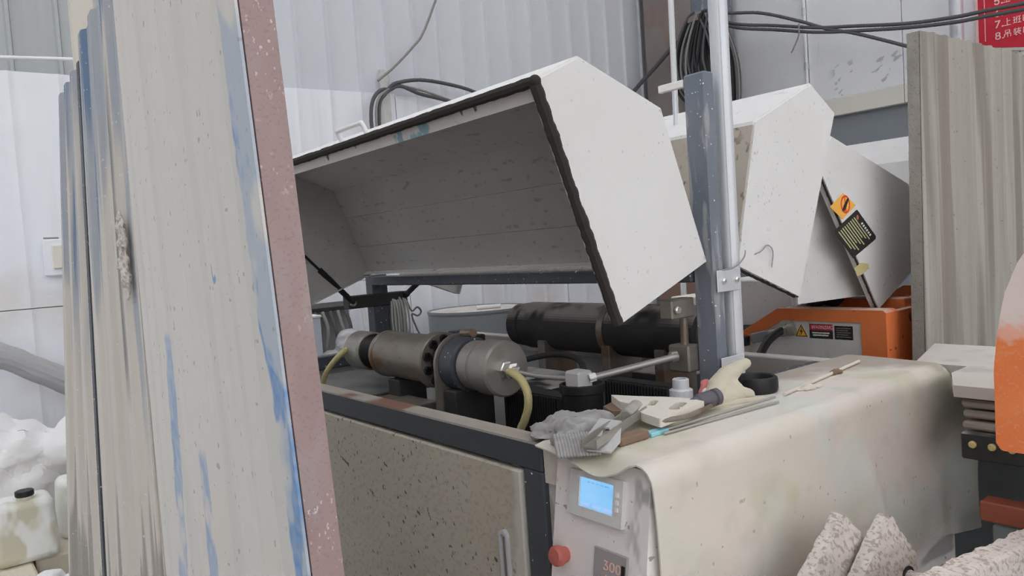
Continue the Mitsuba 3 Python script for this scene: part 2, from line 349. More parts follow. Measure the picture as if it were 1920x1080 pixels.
mat('pink_text', (.82, .45, .47), .5)
mat('warn_red', (.42, .03, .06), .5)
mat('rust', (.20, .135, .095), .85)
mat('cast', (.62, .58, .51), .7)
mat('beige', (.56, .52, .41), .8)
mat('grip', (.11, .10, .12), .5)
mat('navy', (.05, .07, .10), .45)
mat('chip', (.28, .58, .66), .5)
mat('rag_red', (.62, .20, .19), .8)
mat('silver', (.58, .575, .57), .45, .3)
mat('box_blue', (.60, .64, .72), .5)
mat('hank', (.52, .52, .49), .7)
mat('red_beam', (.30, .085, .05), .6)
mat('brass', (.62, .50, .22), .45, .3)
mat('lcd', (.34, .315, .31), .4)
mat('lcd_text', (.80, .50, .42), .5)
mat('plastic', (.78, .77, .77), .5)
mat('tray', proc(lambda p, n, uv: mix((.10, .098, .095), (.19, .185, .18), fbm(p.x * 7, p.y * 9, 2))), .5)
mat('drum', (.24, .26, .27), .5)
mat('cardboard', (.60, .55, .45), .8)
mat('dustgrey', (.42, .42, .42), .95)
scene['mat_screen'] = {'type': 'diffuse', 'reflectance': {'type': 'rgb', 'value': [.05, .05, .06]}}

# ================================================================== SETTING
WA, WB = -5.0, 6.27          # inner faces of the two walls
put('floor', slab((-5.2, -6, -.1), (5.2, 6.5, 0)), 'mat_floor'); struct('floor')
put('ground', slab((5.2, -30, -.14), (40, 30, -.02)), 'mat_slab'); struct('ground', 'concrete yard in front of the open shed')
put('wall_back', slab((-5.2, -6, 0), (-5.02, 6.45, 5.6)), 'mat_wall'); struct('wall_back')
put('wall_right', slab((-5.2, WB + .06, 0), (5.2, WB + .2, 5.6)), 'mat_bluegrey'); struct('wall_right')
put('wall_left', slab((-5.2, -6.2, 0), (5.2, -6, 5.6)), 'mat_wall_old'); struct('wall_left')
roof = sg.box(-5.2, -6.2, 5.2, 6.5)
for x in (-3.6, -1.2, 1.2, 3.4):
    roof = roof.difference(sg.box(x - .95, -5.6, x + .95, .2)).difference(sg.box(x - .5, .6, x + .5, 5.6))
put('ceiling', prism(roof, 'z', 5.6, 5.72), 'mat_wall'); struct('ceiling')
# ribbed cladding of the back wall, one strip between two ribs each
pitch = .2405
def rib_strip(y0, y1, x, z0, z1, h=.024, w=.032):
    a = [(x, y0), (x, y1 - w), (x + h, y1 - w * .75), (x + h, y1 - w * .25), (x, y1 - .001), (x - .012, y1 - .001), (x - .012, y0)]
    return prism(sg.Polygon(a), 'z', z0, z1)
ys = [2.221 + pitch * k for k in range(-12, 18)]
for k, y1 in enumerate(ys):
    y0 = y1 - pitch
    if y1 > 6.26: y1 = 6.26
    put('wall_back__panel', rib_strip(y0, y1, WA - .008, 2.4, 5.58), 'mat_wall_old' if y1 < 1.6 else 'mat_wall')
# smooth white lining sheets fixed over the lower wall
def lining(y0, y1, z0a, z0b, z1a, z1b, x, seed):
    n = max(2, int((y1 - y0) / .02)); Y = np.linspace(y0, y1, n); Z = np.linspace(0, 1, 12)
    P = np.zeros((n, 12, 3)); s = (Y - y0) / (y1 - y0)
    ph = ((Y - 2.221 + .02) / pitch) % 1.0
    rib = np.exp(-((ph - .9) / .06) ** 2) * .010
    for j, z in enumerate(Z):
        P[:, j, 0] = x + rib + .004 * (meshkit.noise(np.stack([Y * 2, Y * 0 + z * 4, Y * 0 + seed], 1)) - .5)
        P[:, j, 1] = Y
        P[:, j, 2] = (z0a + (z0b - z0a) * s) * (1 - z) + (z1a + (z1b - z1a) * s) * z
    return solid_sheet(P, .004)
for k, (y0, y1, t0, t1) in enumerate(((-.7, 1.55, 2.66, 2.69), (1.555, 2.95, 2.70, 2.735), (2.955, 4.6, 2.72, 2.74), (4.605, 6.2, 2.73, 2.73))):
    put('wall_back__lining_sheet', lining(y0, y1, 1.352, 1.352, t0, t1, WA + .022, k), 'mat_lining', smooth=30)
    put('wall_back__lining_sheet', lining(y0, y1, .02, .02, 1.347, 1.347, WA + .030, k + 7), 'mat_lining', smooth=30)
# flat cladding panels of the right-hand wall above a cream band and a blue-grey plinth
for x0 in np.arange(-4.3, 4.0, .8):
    put('wall_right__panel', box((x0 + .004, WB, 2.60), (x0 + .796, WB + .055, 5.58), .004), 'mat_wall_b')
for x0 in np.arange(-4.3, 4.0, 1.6):
    put('wall_right__cream_band', box((x0 + .003, WB - .004, 2.455), (x0 + 1.597, WB + .055, 2.60), .004), 'mat_cream')
labels['wall_right__cream_band'] = {'label': 'cream band below the white panels'}
# steel column in the corner
col = shapely.union_all([sg.box(-4.86, 5.72, -4.30, 5.745), sg.box(-4.86, 6.16, -4.30, 6.185), sg.box(-4.60, 5.72, -4.575, 6.185)])
put('column', prism(col, 'z', 0, 5.58), 'mat_column'); lab('column', 'brown rusty steel column in the corner behind the hanging black cables', 'column')
put('column__side_plate', box((-4.298, 5.72, 0), (-4.17, 6.18, 5.58)), 'mat_post'); labels['column__side_plate'] = {'label': 'dark grey plate on the right side of the column'}

# ================================================================== PUMP CABINET
PX0, PX1, PY0, PY1, PZ = -3.42, -1.296, 1.083, 2.45, 1.05
C = 'pump_cabinet'
lab(C + '__body', 'x'); del labels[C + '__body']
put(C + '__front_rail', box((PX0, PY0, .983), (PX1, PY0 + .069, PZ), .004), 'mat_rail')
labels[C + '__front_rail'] = {'label': 'dark blue-grey top rail with a dusty upper face'}
put(C + '__rear_rail', box((PX0, PY1 - .07, .983), (PX1, PY1, PZ), .004), 'mat_slab')
put(C + '__corner_post', box((PX1 - .072, PY0 + .001, 0), (PX1, PY0 + .069, .984), .004), 'mat_frame')
put(C + '__corner_post', box((PX0, PY0 + .001, 0), (PX0 + .07, PY0 + .069, .984), .004), 'mat_frame')
put(C + '__end_rail', box((PX1 - .065, PY0 + .069, .985), (PX1 - .001, PY1 - .07, PZ - .001), .004), 'mat_frame')
put(C + '__end_rail', box((PX0 + .001, PY0 + .069, .985), (PX0 + .065, PY1 - .07, PZ - .001), .004), 'mat_frame')
put(C + '__deck', slab((PX0 + .02, PY0 + .04, .70), (PX1 - .01, PY1 - .01, .72)), 'mat_drum')
put(C + '__end_panel', slab((PX0, PY0 + .07, .0), (PX0 + .012, PY1, .985)), 'mat_grey')
put(C + '__end_panel', slab((PX1 - .012, PY0 + .07, .0), (PX1 - .002, PY1, .985)), 'mat_grey')
put(C + '__back_panel', slab((PX0 + .012, PY1 - .012, .0), (PX1 - .012, PY1, .985)), 'mat_grey')
put(C + '__oil_tray', box((-3.30, 1.22, .955), (-2.62, 1.74, .972)), 'mat_tray')
put(C + '__door', box((PX0 + .075, PY0 - .006, .06), (-1.374, PY0 + .022, .975), .004), 'mat_door')
labels[C + '__door'] = {'label': 'beige front door spotted with dark specks'}
slot = sg.LineString([(-1.446, .80), (-1.444, .64)]).buffer(.016)
put(C + '__door__handle', prism(slot.difference(sg.LineString([(-1.446, .796), (-1.444, .644)]).buffer(.010)), 'y', PY0 - .016, PY0 - .006), 'mat_galv')
put(C + '__door__handle_lever', prism(sg.LineString([(-1.446, .79), (-1.444, .65)]).buffer(.008), 'y', PY0 - .010, PY0 - .0055), 'mat_steel')

# control console at the near end: sloping front, full width of the machine
tl = math.radians(9)
def con(x, s, off=0.0):      # point on the sloping face, s metres down from its top edge
    return V(x, 1.083 - s * math.sin(tl) - off * math.cos(tl), 1.05 - s * math.cos(tl) + off * math.sin(tl))
CN, CX, CS = V(0, -math.cos(tl), math.sin(tl)), V(1, 0, 0), V(0, math.sin(tl), math.cos(tl))
CF = frame(con(0, 0), CX, CS, CN)
def on_con(m): m = m.copy(); m.apply_transform(CF); return m   # local: x, y = up the face, z = outwards
s6 = .62
put(C + '__console', prism([(1.083, 1.05), (con(0, s6)[1], con(0, s6)[2]), (con(0, s6)[1], 0), (2.472, 0), (2.472, .985), (2.455, 1.005), (2.38, 1.05)], 'x', -1.236, -.966), 'mat_console')
labels[C + '__console'] = {'label': 'pale control console with a screen and a red button'}
put(C + '__console_frame', slab((PX1, 1.10, 0), (-1.2365, 2.36, 1.045)), 'mat_grey')
bz = sg.Polygon([(-1.182, -.125), (-1.028, -.125), (-1.028, -.030), (-1.182, -.030)])
win = sg.box(-1.152, -.104, -1.054, -.042)
put(C + '__console__display', on_con(prism(bz.difference(win), 'z', 0, .011)), 'mat_grey')
labels[C + '__console__display'] = {'label': 'grey bezel of the lit screen'}
put(C + '__console__screen_backing', on_con(slab((-1.1525, -.1045, .0005), (-1.0535, -.0415, .0060))), 'mat_black')
sc_m = on_con(trimesh.Trimesh([(-1.152, -.104, .0065), (-1.054, -.104, .0065), (-1.054, -.042, .0065), (-1.152, -.042, .0065)], [[0, 1, 2], [0, 2, 3]], process=False))
k = put(C + '__console__screen', sc_m, 'mat_screen', uv=np.array([(0, 0), (1, 0), (1, 1), (0, 1)], float))
scene[k]['emitter'] = {'type': 'area', 'radiance': proc(lambda p, n, uv: f_screen(p, n, uv) * .062)}
labels[k] = {'label': 'glowing light blue screen'}
for s in (-.060, -.075, -.089):
    put(C + '__console__key', on_con(cat([slab((-1.045, s - .004, .011), (-1.038, s + .004, .0135))])), 'mat_white')
eb = con(-1.196, .220)
put(C + '__console__emergency_stop', cat([lathe([(0, 0), (0, .017), (.012, .017), (.012, 0)], eb, CN, 24), lathe([(.012, 0), (.012, .016), (.016, .022), (.028, .022), (.034, .017), (.036, 0)], eb, CN, 32)]), 'mat_estop', smooth=35)
labels[C + '__console__emergency_stop'] = {'label': 'faded red mushroom button'}
put(C + '__console__counter', on_con(box((-1.105, -.262, 0), (-1.012, -.176, .006), .002)), 'mat_lcd')
labels[C + '__console__counter'] = {'label': 'grey digital counter with pale digits'}
put(C + '__console__counter_digits', cat([lettering('300', .019, con(-1.077, .216, .006), CX, CS), lettering('400', .019, con(-1.077, .244, .006), CX, CS)]), 'mat_lcd_text')
put(C + '__console__counter_window', on_con(box((-1.026, -.235, .006), (-1.016, -.195, .008), .001)), 'mat_black')

# centre posts, hinge beam, pivot arms
put(C + '__centre_post', box((-1.377, 1.775, .72), (-1.303, 1.820, 1.966), .005), 'mat_post')
labels[C + '__centre_post'] = {'label': 'tall speckled blue-grey steel post at the near end'}
put(C + '__centre_post', box((-3.42, 1.775, .72), (-3.345, 1.86, 1.42), .005), 'mat_frame')
put(C + '__hinge_beam', box((-3.34, 1.765, 1.368), (-1.378, 1.875, 1.412), .004), 'mat_frame')
put(C + '__pivot_arm', box((-3.40, 1.635, 1.262), (-3.335, 1.965, 1.325), .004), 'mat_dark')
put(C + '__pivot_arm', box((-1.425, 1.672, 1.268), (-1.378, 1.775, 1.325), .004), 'mat_steel')
put(C + '__pivot_arm__pin', cyl((-3.335, 1.652, 1.29), (1, 0, 0), .02, .016, 20), 'mat_steel_pale')
put(C + '__pivot_arm__pin', cyl((-1.378, 1.69, 1.295), (1, 0, 0), .012, .012, 20), 'mat_chrome')
put(C + '__tee_bracket', box((-1.470, 1.775, 1.934), (-1.378, 1.79, 1.956), .002), 'mat_console')

def hood(key, A, B, Cc, D, E, x0, x1, side):
    """a gull-wing cover: three long panels and two pentagonal ends; the side facing E-A and D-E is open"""
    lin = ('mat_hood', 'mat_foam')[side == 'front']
    A, B, Cc, D, E = (V(*q) for q in (A, B, Cc, D, E))
    line = sg.LineString([A, B, Cc, D]); ctr = sg.Polygon([A, B, Cc, D, E])
    outer = line.buffer(.006, cap_style='flat', join_style='mitre').intersection(ctr.buffer(.012, join_style='mitre'))
    inner_l = line.buffer(.012, cap_style='flat', join_style='mitre').intersection(ctr.buffer(-.005))
    pent = sg.Polygon([A, B, Cc, D, E]); pin = pent.buffer(-.006, join_style='mitre')
    cut = sg.LineString([Cc + (D - Cc) * .02, D]).buffer(.02, cap_style='flat')
    put(key + '__shell', prism(outer.difference(cut), 'x', x0, x1), 'mat_hood')
    put(key + '__back_panel', prism(outer.intersection(cut), 'x', x0, x1), ('mat_hood', 'mat_tan')[side == 'rear'])
    n_b = 3 if side == 'front' else 1
    for q0, q1, a in ((A, B, 1), (B, Cc, 1), (Cc, D, n_b)):
        for m_ in range(a):      # boards of the lining, butted with an open joint
            p0, p1 = q0 + (q1 - q0) * m_ / a, q0 + (q1 - q0) * (m_ + 1) / a
            e_ = unit(q1 - q0) * .002
            board = sg.LineString([p0 + e_, p1 - e_]).buffer(.012, cap_style='flat').intersection(ctr.buffer(-.005))
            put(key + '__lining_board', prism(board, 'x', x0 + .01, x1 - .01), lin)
    put(key + '__end_plate', prism(pent, 'x', x1, x1 + .005), 'mat_hood')
    put(key + '__end_plate', prism(pent, 'x', x0 - .005, x0), 'mat_hood')
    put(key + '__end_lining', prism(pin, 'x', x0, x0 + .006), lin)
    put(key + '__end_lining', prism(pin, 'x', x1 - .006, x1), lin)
    up = unit(B - A); al = unit(E - A)
    def strip(p, q, w, d, t):   # in-profile strip from p to q, w thick along d
        return [p, q, q + d * w, p + d * w]
    # return flanges round the opening
    put(key + '__flange', prism(strip(A + up * .006, A + up * .006 + al * .045, .004, up, 0), 'x', x0 + .006, x1 - .006), 'mat_flange')
    put(key + '__flange', prism(strip(A + al * .05, E, .004, up, 0), 'x', x1 - .028, x1 - .006), 'mat_flange')
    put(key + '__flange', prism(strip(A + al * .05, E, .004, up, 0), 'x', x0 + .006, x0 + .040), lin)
    de = unit(D - E)
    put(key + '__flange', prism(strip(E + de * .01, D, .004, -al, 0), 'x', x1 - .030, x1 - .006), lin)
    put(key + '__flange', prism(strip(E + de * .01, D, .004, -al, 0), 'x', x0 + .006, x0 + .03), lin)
    dc = unit(Cc - D)
    put(key + '__flange', prism(strip(D + dc * .012, D + dc * .012 - de * .040, .005, dc, 0), 'x', x0 + .006, x1 - .006), 'mat_flange')
    # foam seal round the rim
    def seal(p, q, r0):
        n = 90; t = np.linspace(0, 1, n)[:, None]
        P = p + (q - p) * t
        return tube(P + .0022 * (meshkit.noise(P * 70)[:, None] - .5), r0 * (1 + .34 * (meshkit.fbm(P * 50 + 5, 2) - .5)), 8, 0)
    P3 = lambda q, x: V(x, q[0], q[1])
    put(key + '__seal', seal(P3(A - up * .002, x0), P3(A - up * .002, x1), (.005, .0140)[side == 'front']), 'mat_seal', smooth=40)
    rs = (.004, .0140)[side == 'front']
    put(key + '__seal', seal(P3(A - up * .002, x1 - .004), P3(E - up * .002, x1 - .004), rs), 'mat_seal', smooth=40)
    put(key + '__seal', trimesh.creation.icosphere(2, rs * 1.05).apply_translation(P3(A - up * .002, x1 - .002)), 'mat_seal', smooth=40)
    put(key + '__seal', seal(P3(E + de * .005, x1 - .012), P3(D, x1 - .012), .006), 'mat_seal', smooth=40)
    return A, B, Cc, D, E
FA, FB, FC, FD, FE = (1.159, 1.886), (1.296, 1.951), (1.592, 1.846), (1.752, 1.429), (1.388, 1.292)
H1 = 'front_hood'; H2 = 'rear_hood'
hood(H1, FA, FB, FC, FD, FE, -3.31, -1.316, 'front')
lab(H1, 'white open hood over the pump with black foam seal, dark inside', 'hood')
RA, RB, RC, RD, RE = (2.524, 1.894), (2.378, 1.979), (2.045, 1.838), (1.916, 1.406), (2.247, 1.283)
hood(H2, RA, RB, RC, RD, RE, -3.31, -1.326, 'rear')
lab(H2, 'white open hood behind the galvanised pipe, tilted to the right', 'hood')
# grip on the front hood
gb = V(*FB) - V(*FA); gn = V(-gb[1], gb[0]) / np.linalg.norm(gb)
g0, g1 = V(*FA) + gb * .30, V(*FA) + gb * .30 + gn * .045
put(H1 + '__grip', tube([(-2.395, *g0), (-2.395, *(g1 * .9 + g0 * .1)), (-2.375, *g1), (-2.235, *g1), (-2.215, *(g1 * .9 + g0 * .1)), (-2.215, *g0)], .008, 10, 5), 'mat_white', smooth=40)
labels[H1 + '__lining_board'] = {'label': 'grey lining board'}
labels[H1 + '__grip'] = {'label': 'white bow grip on the top edge'}
def spring(key, a, b, r1=.014, r2=.006):
    a, b = V(*a), V(*b); m = a + (b - a) * .58
    put(key, cat([tube([a, m], r1, 12, 0), tube([m, b], r2, 10, 0), trimesh.creation.icosphere(2, r1 * 1.2).apply_translation(a), trimesh.creation.icosphere(2, r1).apply_translation(b)]), 'mat_black', smooth=40)
    return key
lab(spring('gas_strut', (-3.325, 1.648, 1.30), (-3.285, 1.36, 1.585)), 'black gas strut slanting up into the open front hood at its far end', 'gas strut')
lab(spring('gas_strut_001', (-3.325, 1.955, 1.31), (-3.285, 2.20, 1.50)), 'black gas strut of the rear hood beside the hanging hose hank', 'gas strut')

# ================================================================== INTENSIFIER AND HYDRAULICS
I, iy, iz = 'intensifier', 1.42, 1.128
ax = lambda x: (x, iy, iz)
def on_axis(prof, n=48): return lathe([(x, r) for x, r in prof], (0, iy, iz), (1, 0, 0), n)
put(I + '__end_cap', on_axis([(-2.83, 0), (-2.83, .072), (-2.822, .078), (-2.715, .078), (-2.705, .072), (-2.705, 0)]), 'mat_steel_pale', smooth=30)
thr = [(-2.706, 0), (-2.706, .066)]
for i in range(14): thr += [(-2.700 + i * .008, .070), (-2.696 + i * .008, .066)]
put(I + '__threaded_neck', on_axis(thr + [(-2.585, .066), (-2.585, 0)]), 'mat_black', smooth=20)
put(I + '__collar', on_axis([(-2.590, 0), (-2.590, .082), (-2.585, .09), (-2.570, .09), (-2.565, .086), (-2.565, 0)]), 'mat_steel', smooth=30)
put(I + '__cylinder', on_axis([(-2.566, 0), (-2.566, .084), (-2.56, .087), (-2.265, .087), (-2.255, .089), (-2.245, .097), (-2.245, 0)]), 'mat_steel', smooth=30)
put(I + '__flange', on_axis([(-2.246, 0), (-2.246, .096), (-2.240, .100), (-2.196, .100), (-2.190, .096), (-2.190, 0)]), 'mat_steel', smooth=30)
for k in range(10):
    a = (k + .5) / 10 * 2 * math.pi
    o = V(-2.192, iy + .078 * math.cos(a), iz + .078 * math.sin(a))
    put(I + '__bolt', cat([lathe([(0, .015), (.014, .015), (.014, .008), (.004, .008), (.004, 0)], o, (1, 0, 0), 12)]), 'mat_black', smooth=30)
mp = sg.Point(iy, iz).buffer(.100, 32).union(sg.box(iy - .100, .72, iy + .100, iz))
put(I + '__spacer', on_axis([(-2.1895, 0), (-2.1895, .058), (-2.1085, .058), (-2.1085, 0)]), 'mat_dark', smooth=30)
put(I + '__mounting_plate', prism(mp, 'x', -2.108, -2.096), 'mat_steel')
put(I + '__mounting_block', on_axis([(-2.0955, 0), (-2.0955, .088), (-2.09, .092), (-2.02, .092), (-2.012, .086), (-2.012, 0)]), 'mat_frame', smooth=30)
put(I + '__mounting_foot', box((-2.09, iy - .08, .72), (-2.02, iy + .08, 1.05), .005), 'mat_dark')
put(I + '__bleed_screw', tube([(-2.095, iy + .02, 1.228), (-2.02, iy + .01, 1.232)], .014, 10, 0), 'mat_steel', smooth=30)
put(I + '__neck', on_axis([(-2.011, 0), (-2.011, .076), (-2.00, .082), (-1.957, .082), (-1.954, .076), (-1.948, .076), (-1.945, .083), (-1.935, .086), (-1.935, 0)]), 'mat_steel_pale', smooth=30)
put(I + '__end_cap', on_axis([(-1.934, 0), (-1.934, .086), (-1.926, .089), (-1.845, .089), (-1.837, .083), (-1.837, 0)]), 'mat_steel_pale', smooth=30)
fo = V(-1.837, iy - .012, iz + .002)
put(I + '__fitting', cat([lathe([(0, .028), (.018, .028), (.020, .022), (.034, .022), (.036, .026), (.052, .026), (.054, .016), (.074, .016), (.076, 0)], fo, V(1, -.05, -.03), 6)]), 'mat_chrome')
labels[I + '__fitting'] = {'label': 'shiny hexagonal pipe fitting'}
put(I + '__foot', box((-2.50, 1.29, .955), (-2.22, 1.40, .985)), 'mat_steel')
put(I + '__saddle', box((-2.50, iy - .06, .72), (-2.42, iy + .06, 1.045), .004), 'mat_dark')
lab(I, 'grey and brown steel intensifier cylinder lying lengthwise in the open pump', 'pump cylinder')
put('yellow_hose', tube([(-2.80, 1.40, 1.135), (-2.80, 1.35, 1.140), (-2.80, 1.31, 1.118), (-2.86, 1.285, 1.06), (-2.90, 1.28, 1.01), (-2.92, 1.28, .975)], .011, 12), 'mat_yellow_hose', smooth=True)
lab('yellow_hose', 'yellow hose curving down from the far cap of the intensifier', 'hose')
put('yellow_hose', tube([(-1.79, 1.39, 1.128), (-1.745, 1.37, 1.130), (-1.706, 1.37, 1.112), (-1.683, 1.37, 1.076), (-1.685, 1.37, 1.033), (-1.707, 1.37, .99), (-1.735, 1.37, .94), (-1.78, 1.36, .74)], .0125, 14), 'mat_yellow_hose', smooth=True)
lab('yellow_hose_001', 'yellow hose curving down from the near cap behind the front rail', 'hose')
blk = V(-1.545, 1.45, 1.118)
put('high_pressure_pipe', tube([fo + V(.06, -.004, -.003), (-1.70, 1.425, 1.118), (-1.58, 1.445, 1.118)], .0075, 12), 'mat_tube', smooth=True)
lab('high_pressure_pipe', 'thin steel pipe from the intensifier fitting to the white block', 'pipe')
put('high_pressure_pipe', tube([(-1.515, 1.462, 1.122), (-1.45, 1.60, 1.142), (-1.405, 1.718, 1.157)], .010, 12), 'mat_tube', smooth=True)
lab('high_pressure_pipe_001', 'steel pipe rising from the white block to the post', 'pipe')
put('elbow_block', box(blk - V(.032, .028, .030), blk + V(.030, .028, .026), .006), 'mat_silver')
put('elbow_block__nut', lathe([(0, .013), (.02, .013), (.022, .009), (.022, 0)], blk + V(.028, .012, .004), (.45, .9, .15), 6), 'mat_white')
lab('elbow_block', 'white metal block joining two steel pipes in the open pump', 'pipe fitting')
put('valve_block', box((-1.455, 1.735, 1.105), (-1.378, 1.79, 1.185), .005), 'mat_steel')
put('valve_block__nut', lathe([(0, .016), (.02, .016), (.024, .011), (.024, 0)], (-1.412, 1.722, 1.157), (-.35, -.93, -.11), 6), 'mat_steel_pale')
put('valve_block__stem', tube([(-1.41, 1.76, 1.18), (-1.41, 1.76, 1.27)], .012, 12, 0), 'mat_steel', smooth=40)
lab('valve_block', 'grey valve block on the steel post at the end of the pipe', 'valve')
put('filter_bowl', lathe([(0, 0), (0, .050), (.02, .056), (.225, .060), (.228, .066), (.250, .066), (.252, .058), (.235, .052), (.235, 0)], (-1.555, 1.47, .852), (0, 0, 1), 40), 'mat_black', smooth=30)
put('filter_bowl__stand', box((-1.60, 1.42, .72), (-1.50, 1.52, .853)), 'mat_dark')
lab('filter_bowl', 'black cylindrical bowl beneath the white pipe block', 'filter')
M, my, mz = 'electric_motor', 2.10, 1.165
def on_m(prof, n=56): return lathe(prof, (0, my, mz), (1, 0, 0), n)
put(M + '__body', on_m([(-2.52, 0), (-2.52, .088), (-2.50, .100), (-1.60, .100), (-1.58, .092), (-1.58, 0)]), 'mat_dusty_dark', smooth=30)
put(M + '__end_shield', on_m([(-2.60, 0), (-2.60, .080), (-2.585, .092), (-2.525, .096), (-2.519, .090), (-2.519, 0)]), 'mat_dusty_dark', smooth=30)
put(M + '__band', on_m([(-2.02, .099), (-2.02, .104), (-1.99, .104), (-1.99, .099)]), 'mat_steel', smooth=30)
put(M + '__shaft_cover', on_m([(-1.581, 0), (-1.581, .070), (-1.50, .060), (-1.50, 0)]), 'mat_steel', smooth=30)
for x in (-2.35, -1.98, -1.72):
    put(M + '__foot', box((x - .022, my - .10, .72), (x + .022, my + .08, mz - .05)), 'mat_steel')
lab(M, 'large dark cylindrical motor lying behind the intensifier with dusty top coloured paler as if lit', 'motor')
HM = 'hydraulic_manifold'
put(HM + '__block', box((-2.86, 1.86, .90), (-2.66, 2.06, 1.075), .005), 'mat_frame')
put(HM + '__solenoid', box((-2.80, 1.84, 1.077), (-2.74, 1.93, 1.155), .006), 'mat_frame')
put(HM + '__solenoid', box((-2.72, 1.86, 1.077), (-2.66, 1.95, 1.135), .006), 'mat_dark')
put(HM + '__solenoid', box((-2.655, 1.88, 1.01), (-2.60, 1.98, 1.085), .006), 'mat_steel')
for k in range(4):
    put(HM + '__bolt', lathe([(0, .010), (.03, .010), (.032, 0)], (-2.845 + k * .026, 1.99, 1.075), (0, 0, 1), 10), 'mat_chrome')
put(HM + '__stand', box((-2.84, 1.88, .72), (-2.68, 2.04, .901)), 'mat_dark')
put(HM + '__pressure_pipe', tube([(-3.3, 1.62, 1.10), (-3.05, 1.70, 1.115), (-2.86, 1.90, 1.13), (-2.80, 1.93, 1.12)], .009, 10), 'mat_black', smooth=True)
lab(HM, 'dark hydraulic valve manifold between the intensifier and the motor', 'valve block')
def cooler(key, lo, hi, n, label):
    lo, hi = V(*lo), V(*hi)
    put(key + '__core', slab(lo + V(0, .02, 0), hi - V(0, .0, .004)), 'mat_dark')
    for k in range(n):
        x = lo[0] + (k + .5) * (hi[0] - lo[0]) / n
        put(key + '__fin', slab((x - .0022, lo[1], lo[2]), (x + .0022, lo[1] + .019, hi[2] - .006)), 'mat_rubber')
    lab(key, label, 'cooler')
cooler('oil_cooler', (-2.00, 1.53, .72), (-1.73, 1.62, 1.03), 22, 'black finned oil cooler behind the near yellow hose')
cooler('oil_cooler_001', (-1.66, 1.66, .72), (-1.40, 1.73, 1.075), 22, 'black finned oil cooler at the foot of the steel post')
put('junction_box', box((-2.50, 1.78, .72), (-2.20, 2.0, 1.0), .005), 'mat_grey'); lab('junction_box', 'dark grey flat-topped box beneath the motor', 'box')
put('junction_box_001', box((-2.13, 1.62, .72), (-1.93, 1.80, 1.015), .005), 'mat_dusty_dark'); lab('junction_box_001', 'dusty dark box behind the white pipe block', 'box')
put('black_cable', tube([(-2.05, 1.56, 1.10), (-1.90, 1.66, 1.135), (-1.72, 1.62, 1.135), (-1.60, 1.52, 1.09), (-1.58, 1.48, 1.0), (-1.60, 1.40, .85), (-1.66, 1.33, .74)], .010, 10), 'mat_rubber', smooth=True)
lab('black_cable', 'black cable arching behind the intensifier end cap', 'cable')
put('cardboard_scrap', box((-2.02, 2.12, .735), (-1.72, 2.30, 1.0), .003), 'mat_rail'); lab('cardboard_scrap', 'brown box under the motor near the post', 'box')

# galvanised conduit clamped to the post
put('conduit_pipe', tube([(-1.317, 1.882, 3.3), (-1.324, 1.880, .74)], .0275, 28, 0), 'mat_galv', smooth=40)
for z in (1.370, 1.120):
    put('conduit_pipe__clamp_plate', box((-1.2905, 1.766, z - .031), (-1.2865, 1.876, z + .031), .0015), 'mat_galv')
    for y in (1.792, 1.853):
        put('conduit_pipe__screw', lathe([(0, .009), (.006, .009), (.009, .005), (.009, 0)], (-1.2865, y, z), (1, 0, 0), 8), 'mat_chrome')
put('conduit_pipe__seam', tube([(-1.2985, 1.862, 3.3), (-1.3055, 1.860, 1.0)], .0018, 6, 0), 'mat_silver')
lab('conduit_pipe', 'tall galvanised pipe clamped upright to the blue-grey post', 'pipe')
put('tie_wire', tube([(-1.2875, 1.79, 1.401), (-1.286, 1.83, 1.403), (-1.285, 1.865, 1.412), (-1.287, 1.90, 1.432), (-1.292, 1.915, 1.45)], .0022, 6), 'mat_cable_grey'); lab('tie_wire', 'thin wire tied round the galvanised pipe above its upper clamp', 'wire')

